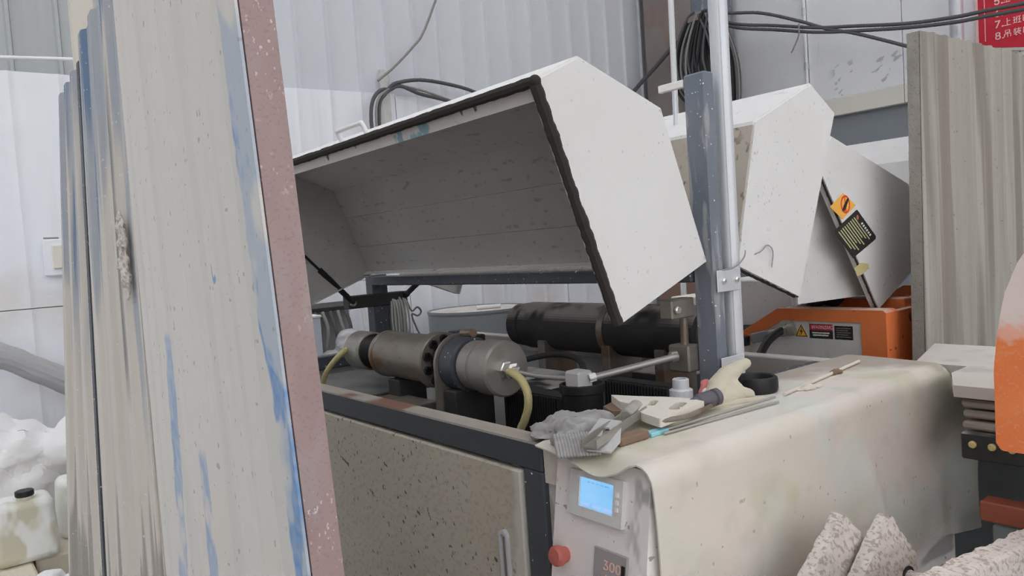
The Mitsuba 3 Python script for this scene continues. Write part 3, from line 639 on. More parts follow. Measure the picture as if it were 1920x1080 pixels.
# ================================================================== SHEET OVER THE CONSOLE
ny, nt, nh = 150, 40, 70
P = np.zeros((ny, nt + nh, 3))
rng = np.random.default_rng(3)
ss = lambda a, b, x: (lambda t: t * t * (3 - 2 * t))(np.clip((x - a) / (b - a), 0, 1))
for i in range(ny):
    t = i / (ny - 1)
    for j in range(nt + nh):
        if j < nt:                       # lying on top, x from the back edge to the front fold
            v = j / nt; x = -1.288 + v * .300
            yl = 1.060 - .014 * math.sin(math.pi * min(1, v * 1.15)); yr = 2.478
            y = yl + (yr - yl) * t
            z = 1.0585 + .004 * meshkit.fbm(V(x * 9, y * 5, 1), 3)
            if y < 1.105: z -= (1.105 - y) * (.18 + .50 * math.exp(-((v - .70) / .22) ** 2)) * (1 - ss(.85, 1, v))
            z -= .5 * max(0, y - 2.34) ** 2 * (.25 + .75 * v * v)
        else:                            # over the fold and hanging down the end
            s = (j - nt) / (nh - 1)
            zb = np.interp(y_par := t, [0, .35, .62, .70, .745, .80, .83, .90, 1.0], [.36, .40, .45, .53, .56, .575, .565, .535, .515])
            drop = s * (1.06 - zb)
            yl = 1.064 + .01 * math.sin(drop * 9); yr = 2.472 + .115 * ss(0, .22, drop) + .012 * math.sin(drop * 11)
            y = yl + (yr - yl) * t
            r = .034; a = min(1.0, drop / (r * 1.2))
            x = -.988 + r * math.sin(a * math.pi / 2) + .004 * drop
            z = 1.0615 - drop - (0.0 if a >= 1 else 0.0) + r * 0 
            if a < 1: z = 1.0615 - r * (1 - math.cos(a * math.pi / 2)) * 1.2
            fold = 1.79 + .45 * drop
            x += ss(.02, .30, drop) * (.020 * math.exp(-((y - fold) / .035) ** 2) - .008 * math.exp(-((y - fold - .09) / .06) ** 2)
                  + .014 * math.exp(-((y - 2.30 - .05 * drop) / .05) ** 2) * ss(.2, .5, drop) + .020 * ss(2.38, 2.58, y))
            x += ss(0, .2, drop) * .016 * (meshkit.fbm(V(y * 3.4, z * 3.0, 7), 3) - .35)
            if y < 1.10: x += 0
            z -= .5 * max(0, min(y, 2.5) - 2.34) ** 2 * (1 - ss(0, .25, drop))
            x -= .02 * ss(2.40, 2.48, y) * (1 - ss(0, .12, drop))
        P[i, j] = (x, y, z)
put('rubber_sheet', solid_sheet(P, .0035), 'mat_sheet', smooth=50)
lab('rubber_sheet', 'stained cream sheet draped over the end of the pump cabinet', 'sheet')
put('rubber_sheet__folded_corner', rough(prism([(1.088, 1.045), (1.086, .962), (1.10, .955), (1.11, .96), (1.112, 1.045)], 'x', -1.292, -1.24), .01, .003, 30, 2), 'mat_sheet', smooth=40)

# ================================================================== THINGS LYING ON THE SHEET
ZT = 1.0635
def flatp(pts, z0, z1): return prism([(a, b) for a, b in pts], 'z', z0, z1)
# grey knitted glove hanging over the rail
gl = lump([((-1.30, 1.20, 1.074), (.080, .060, .022)), ((-1.335, 1.145, 1.072), (.055, .045, .020)), ((-1.265, 1.235, 1.076), (.065, .045, .020)), ((-1.245, 1.16, 1.076), (.060, .06, .022)), ((-1.20, 1.11, 1.070), (.06, .055, .014)), ((-1.31, 1.105, 1.064), (.035, .03, .014))], .006, .004, 30, 4, flat=1.0535)
q = gl.vertices
rid = 1 - 2 * np.abs(meshkit.fbm(q * V(22, 22, 14), 2, 9) - .5) * 2
fine = meshkit.fbm(q * 130, 2, 3) - .5
gl.vertices = q + gl.vertex_normals * (.020 * (np.clip(rid, -.2, 1) - .55) + .006 * fine)[:, None] * V(.6, .6, 1)
gl.vertices[:, 2] = np.maximum(gl.vertices[:, 2], 1.0535)
put('work_glove', gl, 'mat_cloth', smooth=50)
for k in range(14):
    d = unit(V(.80, -.60, 0)); w = V(-d[1], d[0], 0); o = V(-1.185, 1.088, 1.080) + w * (k - 6.5) * .0066
    put('work_glove__cuff_rib', tube([o - d * .02 + V(0, 0, .006), o + d * .035 + V(0, 0, -.002), o + d * .075 + V(0, 0, -.016)], .0040, 8), 'mat_cloth', smooth=True)
lab('work_glove', 'crumpled grey knitted glove on the corner of the cabinet', 'glove')
d = unit(V(-.095, .245, 0)); w = V(d[1], -d[0], 0); o = V(-1.100, 1.048, 1.076)
bar = cat([prism([(0, 0), (.30, 0), (.30, .004), (0, .004)], 'z', -.016, .016), prism([(0, 0), (.30, 0), (.30, .018), (0, .018)], 'z', -.018, -.014), prism([(0, 0), (.30, 0), (.30, .018), (0, .018)], 'z', .014, .018)])
bar.apply_transform(frame(o + V(0, 0, .006), unit(d + V(0, 0, .02)), V(0, 0, 1), -w)); put('channel_bar', bar, 'mat_steel_pale')
lab('channel_bar', 'short grey metal channel lying across the glove', 'metal bar')
pl = sg.Polygon([(0, 0), (.05, -.012), (.145, .0), (.150, .05), (.06, .062), (.0, .050)]).difference(sg.LineString([(.04, .022), (.10, .026)]).buffer(.007))
m = trimesh.creation.extrude_polygon(pl, .004, engine='earcut'); dd = unit(V(-.115, .175, .045)); ww = unit(np.cross(V(.10, 0, 1), dd))
m.apply_transform(frame(V(-1.075, 1.085, 1.0675), dd, ww, np.cross(dd, ww))); put('bracket_plate', m, 'mat_silver')
lab('bracket_plate', 'bright slotted metal plate resting against the hand clamp', 'metal plate')
# cast hand clamp with two holes and rusty jaws
out = sg.Polygon([(-1.365, 1.398), (-1.30, 1.42), (-1.235, 1.452), (-1.175, 1.470), (-1.128, 1.462), (-1.115, 1.40), (-1.105, 1.33), (-1.098, 1.27), (-1.15, 1.285), (-1.185, 1.30), (-1.215, 1.345), (-1.29, 1.352)]).buffer(.008).buffer(-.004)
out = out.difference(sg.LineString([(-1.155, 1.415), (-1.135, 1.365)]).buffer(.014)).difference(sg.LineString([(-1.225, 1.40), (-1.205, 1.365)]).buffer(.010))
cl = prism(out, 'z', 1.082, 1.102); put('hand_clamp__frame', cl, 'mat_cast')
put('hand_clamp__jaw', prism(sg.Polygon([(-1.375, 1.40), (-1.30, 1.425), (-1.262, 1.395), (-1.275, 1.345), (-1.30, 1.325), (-1.355, 1.35)]), 'z', 1.064, 1.0815), 'mat_rust')
labels['hand_clamp__jaw'] = {'label': 'rusty brown jaw'}
put('hand_clamp__rear_jaw', box((-1.135, 1.14, 1.0635), (-1.098, 1.235, 1.0815), .004), 'mat_rust')
sd = unit(V(.30, -.55, 0))
thr = [(0, 0), (0, .012)]
for i in range(12): thr += [(.003 + i * .0085, .017), (.007 + i * .0085, .0135)]
put('hand_clamp__screw', lathe(thr + [(.108, .012), (.108, 0)], V(-1.235, 1.345, 1.098), sd, 24), 'mat_steel_pale', smooth=20)
put('hand_clamp__lever', tube([(-1.10, 1.27, 1.095), (-1.098, 1.36, 1.088), (-1.115, 1.44, 1.085), (-1.13, 1.50, 1.085)], .006, 8), 'mat_steel', smooth=True)
lab('hand_clamp', 'pale cast hand clamp with holes and rusty jaw among the tools', 'clamp')
put('pipe_nipple', lathe([(0, 0), (0, .052), (.006, .052), (.008, .031), (.034, .031), (.037, .026), (.038, .022), (.062, .022), (.064, .019), (.064, .015), (.04, .015), (.04, 0)], (-1.275, 1.565, ZT), (0, 0, 1), 40), 'mat_galv', smooth=25)
lab('pipe_nipple', 'stepped grey metal pipe nipple standing among the tools', 'pipe fitting')
put('red_rag', lump([((-1.235, 1.615, 1.088), (.016, .020, .022)), ((-1.240, 1.625, 1.100), (.014, .016, .018))], .004, .006, 60, 9, flat=ZT), 'mat_rag_red', smooth=60)
put('red_rag__white_lining', lump([((-1.222, 1.606, 1.082), (.012, .016, .019)), ((-1.226, 1.632, 1.108), (.010, .012, .010))], .004, .004, 60, 5, flat=ZT), 'mat_plastic', smooth=60)
lab('red_rag', 'small red and white scrap beside the pipe nipple', 'rag')
gd = unit(V(.02, .105, .012)); go = V(-1.165, 1.452, 1.086)
put('tool_grip', lathe([(0, 0), (0, .014), (.03, .017), (.034, .021), (.075, .0215), (.079, .017), (.083, .017), (.086, .0215), (.098, .0215), (.102, .018), (.102, 0)], go, gd, 28), 'mat_grip', smooth=25)
put('tool_grip__tip', lathe([(-.03, 0), (-.03, .009), (-.002, .012), (.0, .012), (.001, 0)], go, gd, 20), 'mat_chrome', smooth=25)
lab('tool_grip', 'dark ribbed tool grip with a bright tip beside the hand clamp', 'tool')
def limbs(chains, edge, amp, freq, seed, flat=None):
    import manifold3d as mf
    M = None
    for ch in chains:
        for (a, ra), (b, rb) in zip(ch[:-1], ch[1:]):
            h = mf.Manifold.batch_hull([mf.Manifold.sphere(ra, 20).translate(list(a)), mf.Manifold.sphere(rb, 20).translate(list(b))])
            M = h if M is None else M + h
    q = M.refine_to_length(edge).to_mesh(); m = trimesh.Trimesh(q.vert_properties[:, :3], q.tri_verts)
    trimesh.smoothing.filter_taubin(m, iterations=14)
    m.vertices = m.vertices + m.vertex_normals * (2 * amp * (meshkit.fbm(m.vertices * freq, 3, seed) - .5))[:, None]
    if flat is not None: m.vertices[:, 2] = np.maximum(m.vertices[:, 2], flat)
    return m
put('leather_glove', limbs([[((-1.165, 1.535, 1.067), .010), ((-1.17, 1.60, 1.078), .024), ((-1.175, 1.655, 1.080), .030), ((-1.16, 1.70, 1.072), .016)],
                            [((-1.16, 1.56, 1.066), .009), ((-1.135, 1.66, 1.066), .009), ((-1.125, 1.72, 1.065), .005)],
                            [((-1.19, 1.58, 1.080), .018), ((-1.20, 1.625, 1.10), .030), ((-1.195, 1.655, 1.125), .026), ((-1.185, 1.70, 1.145), .018), ((-1.18, 1.722, 1.153), .014)],
                            [((-1.17, 1.655, 1.080), .030), ((-1.195, 1.655, 1.115), .026)]], .006, .004, 40, 12, flat=ZT), 'mat_beige', smooth=60)
lab('leather_glove', 'beige glove with one finger raised behind the black ring', 'glove')
ro = V(-1.190, 1.782, ZT)
put('black_ring', lathe([(0, 0), (0, .050), (.004, .056), (.012, .0585), (.034, .0585), (.042, .056), (.045, .051), (.042, .047), (.026, .044), (.022, .040), (.022, 0)], ro, (0, 0, 1), 48), 'mat_black', smooth=25)
put('black_ring__hub', lathe([(.0222, 0), (.0222, .0435), (.0235, .0430), (.0235, .020), (.029, .018), (.031, .012), (.030, 0)], ro, (0, 0, 1), 32), 'mat_navy', smooth=25)
lab('black_ring', 'thick black round cap lying open on the sheet beside the beige glove', 'cap')
for i, (a, b, r, l) in enumerate((((-1.112, 1.205, 1.068), (-1.075, 1.690, 1.078), .0035, 'thin steel rod lying nearest the cabinet edge under the clamp'),
                                  ((-1.090, 1.270, 1.068), (-1.060, 1.680, 1.069), .0030, 'thinnest steel rod lying closest to the front fold of the sheet'),
                                  ((-1.094, 1.765, 1.070), (-1.170, 2.320, 1.071), .0045, 'pale rod lying alone on the dusty back part of the sheet'))):
    kk = put('steel_rod', tube([a, b], r, 10, 0), 'mat_tube' if i < 2 else 'mat_cast', smooth=40); lab(kk, l, 'rod')
put('blue_chip', box((-1.124, 1.240, ZT), (-1.098, 1.300, ZT + .010), .002), 'mat_chip'); lab('blue_chip', 'small light blue plastic block in front of the clamp', 'block')
put('plaster_crumb', lump([((-1.09, 1.875, 1.070), (.018, .028, .008)), ((-1.085, 1.91, 1.068), (.012, .018, .006)), ((-1.10, 1.85, 1.068), (.012, .016, .005))], .005, .006, 60, 3, flat=ZT - .002), 'mat_cast', smooth=40); lab('plaster_crumb', 'pale crumbs of plaster beside the pale rod', 'debris')
put('dark_crumb', lump([((-1.14, 2.12, 1.070), (.012, .030, .008)), ((-1.15, 2.15, 1.070), (.008, .015, .006))], .005, .006, 60, 8, flat=ZT - .002), 'mat_rust', smooth=40); lab('dark_crumb', 'dark brown crumb across the middle of the pale rod', 'debris')

# ================================================================== SECOND PUMP BEHIND
Q = 'rear_pump'
yq = 2.97
prof = [(-2.35, 0), (-2.35, .86), (-2.05, 1.047), (-1.855, 1.160), (-1.395, 1.160), (-1.382, 1.150), (-1.382, 0)]
inner = [(-2.29, 0), (-2.29, .86), (-2.02, 1.0), (-1.838, 1.108), (-1.484, 1.108), (-1.484, 0)]
arch = sg.Polygon(prof).difference(sg.Polygon([(a, b - .001 if b == 0 else b) for a, b in inner]))
put(Q + '__arch', prism(arch, 'y', yq, yq + .10), 'mat_orange'); labels[Q + '__arch'] = {'label': 'bright orange frame arch'}
put(Q + '__side_panel', prism(sg.Polygon(inner), 'y', yq + .008, yq + .02), 'mat_grey'); labels[Q + '__side_panel'] = {'label': 'grey side panel with warning labels'}
put(Q + '__end_panel', slab((-1.42, yq + .10, 0), (-1.386, 4.3, 1.148)), 'mat_orange')
put(Q + '__arch', prism(arch, 'y', 4.2, 4.3), 'mat_orange')
put(Q + '__body', slab((-2.34, yq + .10, 0), (-1.42, 4.2, 1.05)), 'mat_dark')
put(Q + '__top_rail', box((-1.95, 3.22, 1.051), (-1.42, 3.30, 1.185), .004), 'mat_orange')
hood('rear_pump_hood', (2.66, 1.75), (2.782, 1.845), (3.42, 1.665), (3.60, 1.36), (3.10, 1.152), -1.83, -1.475, 'third')
put(Q + '__side_guard', prism(sg.Polygon([(2.64, 1.215), (3.262, 1.200), (3.25, 1.40), (2.90, 1.80), (2.78, 1.78), (2.64, 1.40)]), 'x', -1.566, -1.560), 'mat_hood')
put(Q + '__inner_cover', box((-2.30, 3.14, 1.051), (-1.84, 3.52, 1.275), .006), 'mat_hood')
put(Q + '__hinge_post', slab((-1.56, 3.63, 1.05), (-1.50, 3.69, 1.36)), 'mat_dark')
hood('rear_pump_hood_001', (4.30, 1.86), (4.17, 1.95), (3.85, 1.80), (3.71, 1.36), (4.04, 1.25), -3.2, -1.50, 'fourth')
lab('rear_pump_hood_001', 'white open hood glimpsed behind the hood with the stickers', 'hood')
lab('rear_pump_hood', 'grey-white open hood carrying a black notice and an orange sticker', 'hood')
lab(Q, 'orange and grey pump machine standing behind the cream draped cabinet', 'machine')
def qp(x, z): return V(x, yq + .008, z)
XX, ZZ, NY = V(1, 0, 0), V(0, 0, 1), V(0, -1, 0)
def tri_sticker(cx, z0, s):
    t = sg.Polygon([(cx - s / 2, z0), (cx + s / 2, z0), (cx, z0 + s * .92)])
    k = put(Q + '__side_panel__triangle_sticker', prism(t, 'y', yq + .0068, yq + .008), 'mat_yellow')
    rim = t.buffer(-.001).difference(t.buffer(-s * .07))
    bolt = sg.Polygon([(cx + .06 * s, z0 + .70 * s), (cx - .12 * s, z0 + .36 * s), (cx, z0 + .36 * s), (cx - .05 * s, z0 + .12 * s), (cx + .13 * s, z0 + .44 * s), (cx + .01 * s, z0 + .44 * s)])
    put(Q + '__side_panel__triangle_print', prism(sg.MultiPolygon([g for q in (rim, bolt) for g in getattr(q, 'geoms', [q])]), 'y', yq + .0062, yq + .0068), 'mat_sticker_black')
tri_sticker(-1.750, 1.038, .060); tri_sticker(-1.822, 1.072, .026)
put(Q + '__side_panel__warning_sticker', slab((-1.712, yq + .0068, 1.034), (-1.608, yq + .008, 1.068)), 'mat_sticker_black')
put(Q + '__side_panel__warning_header', slab((-1.712, yq + .0068, 1.0685), (-1.608, yq + .008, 1.096)), 'mat_warn_red')
put(Q + '__side_panel__warning_text', lettering('WARNING!', .0145, V(-1.704, yq + .0066, 1.0755), XX, ZZ, .0006, True), 'mat_pink_text')
put(Q + '__side_panel__warning_lines',
    cat([slab((-1.700 + .003 * k, yq + .0062, z - .003), (-1.700 + .003 * k + w_, yq + .0068, z + .003)) for k, (w_, z) in enumerate([(.078, 1.058), (.070, 1.048)])]), 'mat_print_white')
put(Q + '__side_panel__notice_plate', slab((-1.600, yq + .0068, 1.034), (-1.522, yq + .008, 1.091)), 'mat_sticker_black')
put(Q + '__side_panel__notice_print', cat([slab((-1.592, yq + .0062, 1.080 - .009 * k), (-1.530 - .012 * (k % 2), yq + .0068, 1.0825 - .009 * k)) for k in range(5)]), 'mat_cable_grey')
# connector and cable on its side
co = V(-1.872, yq - .055, 1.048)
pd = unit(V(.33, .10, .085))
put('plug_connector__housing', lathe([(.0, .016), (.01, .020), (.05, .019), (.055, .024), (.085, .024), (.09, .028), (.115, .028), (.115, 0)], co, pd, 20), 'mat_steel_pale', smooth=30)
pb = box((-.075, -.017, -.022), (.004, .017, .022), .004); pb.apply_transform(frame(co, pd, unit(np.cross(V(0, 0, 1), pd)), np.cross(pd, unit(np.cross(V(0, 0, 1), pd)))))
put('plug_connector__body', pb, 'mat_drum')
put('plug_connector__clip', box(co - pd * .115 - V(.02, .018, .022), co - pd * .115 + V(.025, .018, .022), .004), 'mat_black')
lab('plug_connector', 'grey cable plug on the side of the orange machine', 'connector')
put('black_cable_001', tube([(-1.800, 2.955, 1.076), (-1.816, 2.90, 1.060), (-1.822, 2.84, 1.036), (-1.815, 2.78, 1.005), (-1.790, 2.70, .960), (-1.735, 2.60, .89), (-1.73, 2.56, .80)], .0175, 14), 'mat_black', smooth=True)
lab('black_cable_001', 'thick black cable curving down from the side of the orange machine', 'cable')
put('black_cable_002', tube([(-2.30, 2.80, 1.07), (-2.15, 2.84, 1.055), (-2.03, 2.87, 1.028), (-1.965, 2.885, 1.022)], .007, 10), 'mat_rubber', smooth=True)
lab('black_cable_002', 'thin black cable entering the grey plug from the left', 'cable')
put('cable_clutter', cat([lump([((-1.74, 3.10, 1.185), (.05, .04, .028)), ((-1.69, 3.14, 1.19), (.05, .05, .03))], .012, .012, 30, 6)]), 'mat_black', smooth=40)
put('cable_clutter__lead', tube([(-1.70, 3.12, 1.20), (-1.62, 3.16, 1.215), (-1.55, 3.20, 1.20), (-1.50, 3.22, 1.17)], .008, 8), 'mat_black', smooth=True)
lab('cable_clutter', 'black cable bundle lying on top of the orange machine', 'cable')
put('white_cup', lathe([(0, 0), (0, .022), (.05, .026), (.05, 0)], (-1.83, 3.09, 1.162), (0, 0, 1), 20), 'mat_plastic', smooth=30); lab('white_cup', 'small white cap beside the black cable bundle on the orange machine', 'cap')
put('beige_fill_block', box((-2.85, 3.45, 0), (-2.42, 3.95, 1.16), .006), 'mat_cream'); lab('beige_fill_block', 'beige block standing in for the wall under the rear hood', 'cabinet')  # block put in as a stand-in for the beige wall behind
put('loose_wire', tube([(-2.50, 3.30, 1.12), (-2.40, 3.25, 1.14), (-2.30, 3.22, 1.10), (-2.2, 3.2, 1.03)], .003, 6), 'mat_cable_grey'); lab('loose_wire', 'thin grey wire looping in front of the beige block', 'wire')
put('loose_wire_001', tube([(-2.22, 3.28, 1.02), (-2.20, 3.3, 1.13), (-2.08, 3.32, 1.19), (-1.98, 3.34, 1.17)], .003, 6), 'mat_cable_grey'); lab('loose_wire_001', 'thin grey wire arching above the slope of the orange frame', 'wire')
put('loose_wire_002', tube([(-1.35, 1.95, 1.42), (-1.315, 2.02, 1.44), (-1.312, 2.06, 1.46), (-1.312, 2.09, 1.44), (-1.312, 2.08, 1.39)], .0018, 6), 'mat_cable_grey'); lab('loose_wire_002', 'thin loose wire dangling in front of the rear hood', 'wire')
# stickers on the third hood's near end (plane x = -1.47)
xs = -1.4695
def st(pts, th=.001, x=xs): return prism([(a, b) for a, b in pts], 'x', x, x + th)
def edgeframe(o, px_, py_): return V(xs + .001, *o), V(0, *px_), V(0, *py_)
put('rear_pump_hood__end_plate__round_sticker', st([(2.844, 1.632), (2.941, 1.583), (2.831, 1.530), (2.741, 1.580)]), 'mat_sticker')
labels['rear_pump_hood__end_plate__round_sticker'] = {'label': 'orange sticker with a red no-entry ring'}
cc = sg.Point(2.858, 1.588)
ring = cc.buffer(.036).difference(cc.buffer(.028)).union(sg.LineString([(2.852, 1.620), (2.864, 1.556)]).buffer(.0035))
put('rear_pump_hood__end_plate__prohibition_ring', prism(ring, 'x', xs + .001, xs + .0016), 'mat_sticker_red')
fig = shapely.union_all([sg.LineString([(2.836, 1.566), (2.858, 1.592)]).buffer(.004), sg.LineString([(2.848, 1.566), (2.866, 1.588)]).buffer(.004), sg.LineString([(2.856, 1.584), (2.874, 1.602)]).buffer(.007), sg.Point(2.880, 1.608).buffer(.005)])
put('rear_pump_hood__end_plate__figure', prism(fig, 'x', xs + .0016, xs + .0022), 'mat_sticker_black')
nb = sg.Polygon([(2.950, 1.566), (3.108, 1.446), (2.900, 1.374), (2.762, 1.486)]).buffer(-.010).buffer(.010)
put('rear_pump_hood__end_plate__notice', prism(nb, 'x', xs, xs + .001), 'mat_sticker_black')
labels['rear_pump_hood__end_plate__notice'] = {'label': 'black notice plate with lines of yellowish print'}
e1, e2 = V(3.108 - 2.950, 1.446 - 1.566), V(2.762 - 2.950, 1.486 - 1.566)
lines = []
for r_ in range(9):
    a = .22 + r_ * .082
    b0, b1 = (.10, .86 - .18 * ((r_ * 7) % 3) / 2)
    o = V(2.950, 1.566); p0, p1 = o + e2 * a + e1 * b0, o + e2 * a + e1 * b1
    lines.append(sg.Polygon([p0, p1, p1 + e2 * .034, p0 + e2 * .034]))
put('rear_pump_hood__end_plate__notice_print', cat([prism(g, 'x', xs + .001, xs + .0015) for g in lines]), 'mat_print_yellow')
put('rear_pump_hood__end_plate__notice_heading', cat([prism(sg.Polygon([V(2.95, 1.566) + e2 * .10 + e1 * (.36 + .08 * k), V(2.95, 1.566) + e2 * .10 + e1 * (.41 + .08 * k), V(2.95, 1.566) + e2 * .17 + e1 * (.41 + .08 * k), V(2.95, 1.566) + e2 * .17 + e1 * (.36 + .08 * k)]), 'x', xs + .001, xs + .0015) for k in range(6)]), 'mat_print_white')
put('rear_pump_hood__end_plate__notice_mark', prism(sg.Point(V(2.95, 1.566) + e2 * .14 + e1 * .17).buffer(.010), 'x', xs + .001, xs + .0015), 'mat_estop')
put('rear_pump_hood__end_plate__glue_mark', rough(st([(2.905, 1.335), (2.96, 1.352), (3.02, 1.345), (3.03, 1.325), (2.97, 1.305), (2.93, 1.300)], .0012), .012, .0008, 40), 'mat_yellow_hose')
labels['rear_pump_hood__end_plate__glue_mark'] = {'label': 'yellowish torn sticker remnant'}

# ================================================================== BEHIND THE PUMP, ALONG THE BACK WALL
put('oil_drum__shell', lathe([(0, 0), (0, .35), (.02, .36), (1.06, .36), (1.075, .368), (1.09, .368), (1.09, .35), (1.075, .345), (1.075, 0)], (-4.45, 3.20, 0), (0, 0, 1), 56), 'mat_drum', smooth=25)
put('oil_drum__lid', lathe([(1.076, 0), (1.076, .345), (1.083, .345), (1.083, 0)], (-4.45, 3.20, 0), (0, 0, 1), 56), 'mat_slab')
lab('oil_drum', 'blue-grey drum standing behind the pump near the back wall', 'drum')
put('lamp_tube', tube([(-4.36, 3.13, 1.098), (-4.30, 3.30, 1.098)], .015, 12, 0), 'mat_plastic', smooth=40); lab('lamp_tube', 'short pale tube lying on the lid of the drum', 'tube')
put('white_box', box((-4.1, 1.40, .5), (-3.9, 1.735, 1.195), .005), 'mat_box_blue'); lab('white_box', 'pale blue-white box standing beside the far end of the pump', 'box')
put('white_box__lid', box((-4.105, 1.395, 1.1955), (-3.895, 1.74, 1.21), .003), 'mat_white')
put('white_box__base', box((-4.09, 1.41, 0), (-3.91, 1.725, .50), .005), 'mat_grey')
R_ = 'tool_rack'
put(R_ + '__top_shelf', box((-4.75, 1.55, 1.20), (-4.25, 2.32, 1.225), .003), 'mat_dark')
put(R_ + '__back_sheet', slab((-4.74, 1.56, 0), (-4.72, 2.31, 1.20)), 'mat_dustgrey')
for x, y in ((-4.73, 1.57), (-4.27, 1.57), (-4.27, 2.28)):
    put(R_ + '__leg', box((x - .018, y - .018, 0), (x + .018, y + .018, 1.20), .002), 'mat_dark')
lab(R_, 'dark steel rack behind the far end of the pump with hanging cables', 'rack')
rng = random.Random(5)
for k in range(7):
    y = 1.75 + k * .05; l = .35 + .25 * rng.random()
    kk = put('hanging_hose', tube([(-4.24, y, 1.20), (-4.20, y + .01, 1.08), (-4.21 + .05 * rng.random(), y + .05 * rng.uniform(-1, 1), 1.2 - l * .6), (-4.22, y + .10 * rng.uniform(-1, 1), 1.2 - l), (-4.23, y + .12 * rng.uniform(-1, 1), .55)], .011, 8), 'mat_cable_grey' if k % 2 else 'mat_cable', smooth=True)
    lab(kk, 'grey and black hoses hanging from the dark rack', 'hose', 'hoses hanging from the rack')
put('white_pipe', tube([(-4.15, 2.12, 1.22), (-4.13, 2.18, .70)], .014, 12, 0), 'mat_white_pipe', smooth=40); lab('white_pipe', 'white pipe standing upright in front of the dark rack', 'pipe')
put('silver_bag', lump([((-4.16, 2.02, .98), (.06, .10, .10)), ((-4.15, 2.16, .93), (.07, .12, .12)), ((-4.16, 1.9, .90), (.06, .08, .08))], .02, .03, 14, 7), 'mat_silver', smooth=20); lab('silver_bag', 'crumpled silver bag in front of the dark rack', 'bag')
for k in range(9):
    y = 1.868 + k * .010; a = .006 * (k % 3)
    kk = put('hose_hank', tube([(-3.37 + a, y, 1.262), (-3.362 + a, y - .004, 1.30 if k % 2 else 1.285), (-3.335 + a, y, 1.27), (-3.328 + a, y + .006 * (k % 3 - 1), 1.18), (-3.335 + a, y + .004, 1.09), (-3.36 + a, y, 1.075), (-3.375 + a, y, 1.10), (-3.38 + a, y - .003, 1.19), (-3.37 + a, y, 1.262)], .0058, 8), 'mat_hank', smooth=True)
    lab(kk, 'pale hose hank loops hanging on the far pivot arm', 'hose', 'loops of the pale hose hank')
put('wire_loop', tube([(-3.35, 1.96, 1.29), (-3.34, 1.985, 1.22), (-3.34, 2.02, 1.235), (-3.345, 2.045, 1.21), (-3.34, 2.02, 1.19), (-3.34, 1.985, 1.20), (-3.34, 2.01, 1.12), (-3.34, 2.05, 1.05)], .005, 8), 'mat_cable_grey'); lab('wire_loop', 'grey wire looped to the right of the pale hose hank', 'wire')
# left foreground view down the back wall
put('switch_box__plate', box((WA + .045, .575, 1.525), (WA + .062, .80, 1.735), .006), 'mat_lining')
put('switch_box__cover', box((WA + .062, .618, 1.565), (WA + .080, .77, 1.70), .005), 'mat_cream')
put('switch_box__slot', slab((WA + .045, .585, 1.735), (WA + .055, .66, 1.745)), 'mat_cable_grey')
lab('switch_box', 'white wall switch box with a cream cover on the back wall', 'switch')
dg = rough(tube([(-4.7, -.10, 1.31), (-4.7, .35, 1.11), (-4.7, .95, .715)], .066, 14, 0), .05, .012, 20, 3)
put('dusty_duct', dg, 'mat_dustgrey', smooth=50); lab('dusty_duct', 'fuzzy grey duct slanting down in front of the back wall', 'duct')
put('white_pipe_001', tube([(-4.60, .0, 2.62), (-4.60, 1.1, 2.70)], .010, 10, 0), 'mat_white_pipe', smooth=40); lab('white_pipe_001', 'thin white pipe running level along the back wall at the upper left', 'pipe')
put('white_post', box((-3.03, .50, 0), (-2.985, .575, 2.75), .004), 'mat_cast'); lab('white_post', 'pale post rising behind the leaning wall panels', 'post')
put('pallet_box', box((-3.95, -.35, 0), (-3.42, .28, .36), .01), 'mat_cardboard'); lab('pallet_box', 'pale cardboard box in the lower left corner', 'box')
def can_mesh(c, sx, sy, h):
    import manifold3d as mf
    pts = []
    for a in (-1, 1):
        for b in (-1, 1):
            pts.append(mf.Manifold.sphere(.035, 20).translate([c[0] + a * (sx / 2 - .035), c[1] + b * (sy / 2 - .035), c[2] + .035]))
            pts.append(mf.Manifold.sphere(.035, 20).translate([c[0] + a * (sx / 2 - .045), c[1] + b * (sy / 2 - .045), c[2] + h - .035]))
    q = mf.Manifold.batch_hull(pts).to_mesh(); return trimesh.Trimesh(q.vert_properties[:, :3], q.tri_verts)
put('jerry_can__body', can_mesh((-3.68, .265, .362), .20, .235, .255), 'mat_can', smooth=40)
put('jerry_can__neck', cyl((-3.64, .275, .612), (0, 0, 1), .02, .030, 24), 'mat_can', smooth=30)
put('jerry_can__cap', cyl((-3.64, .275, .628), (0, 0, 1), .024, .034, 24), 'mat_black', smooth=30)
lab('jerry_can', 'white plastic canister with a black cap at the lower left', 'canister')
put('jerry_can_001__body', can_mesh((-3.86, .50, .362), .18, .20, .26), 'mat_can', smooth=40)
put('jerry_can_001__cap', cyl((-3.86, .50, .618), (0, 0, 1), .02, .03, 24), 'mat_white', smooth=30)
lab('jerry_can_001', 'white canister half hidden behind the leaning wall panels', 'canister')
put('pallet_box_001', box((-4.0, .29, 0), (-3.62, .66, .361), .01), 'mat_cardboard'); lab('pallet_box_001', 'low cardboard box beneath the half hidden canister', 'box')
put('plastic_wrap', lump([((-4.25, .0, .66), (.18, .22, .12)), ((-4.25, .30, .70), (.16, .20, .12)), ((-4.2, .55, .68), (.16, .18, .14)), ((-4.28, .2, .45), (.2, .4, .45))], .03, .05, 9, 5, flat=.0), 'mat_plastic', smooth=20); lab('plastic_wrap', 'heap of crumpled white plastic behind the canister', 'plastic')
put('plastic_wrap_001', lump([((-3.36, .30, .32), (.07, .07, .07)), ((-3.34, .37, .28), (.06, .06, .08)), ((-3.36, .33, .15), (.10, .10, .16))], .015, .03, 16, 8, flat=.0), 'mat_plastic', smooth=20); lab('plastic_wrap_001', 'crumpled white plastic bag in front of the cardboard box', 'plastic')

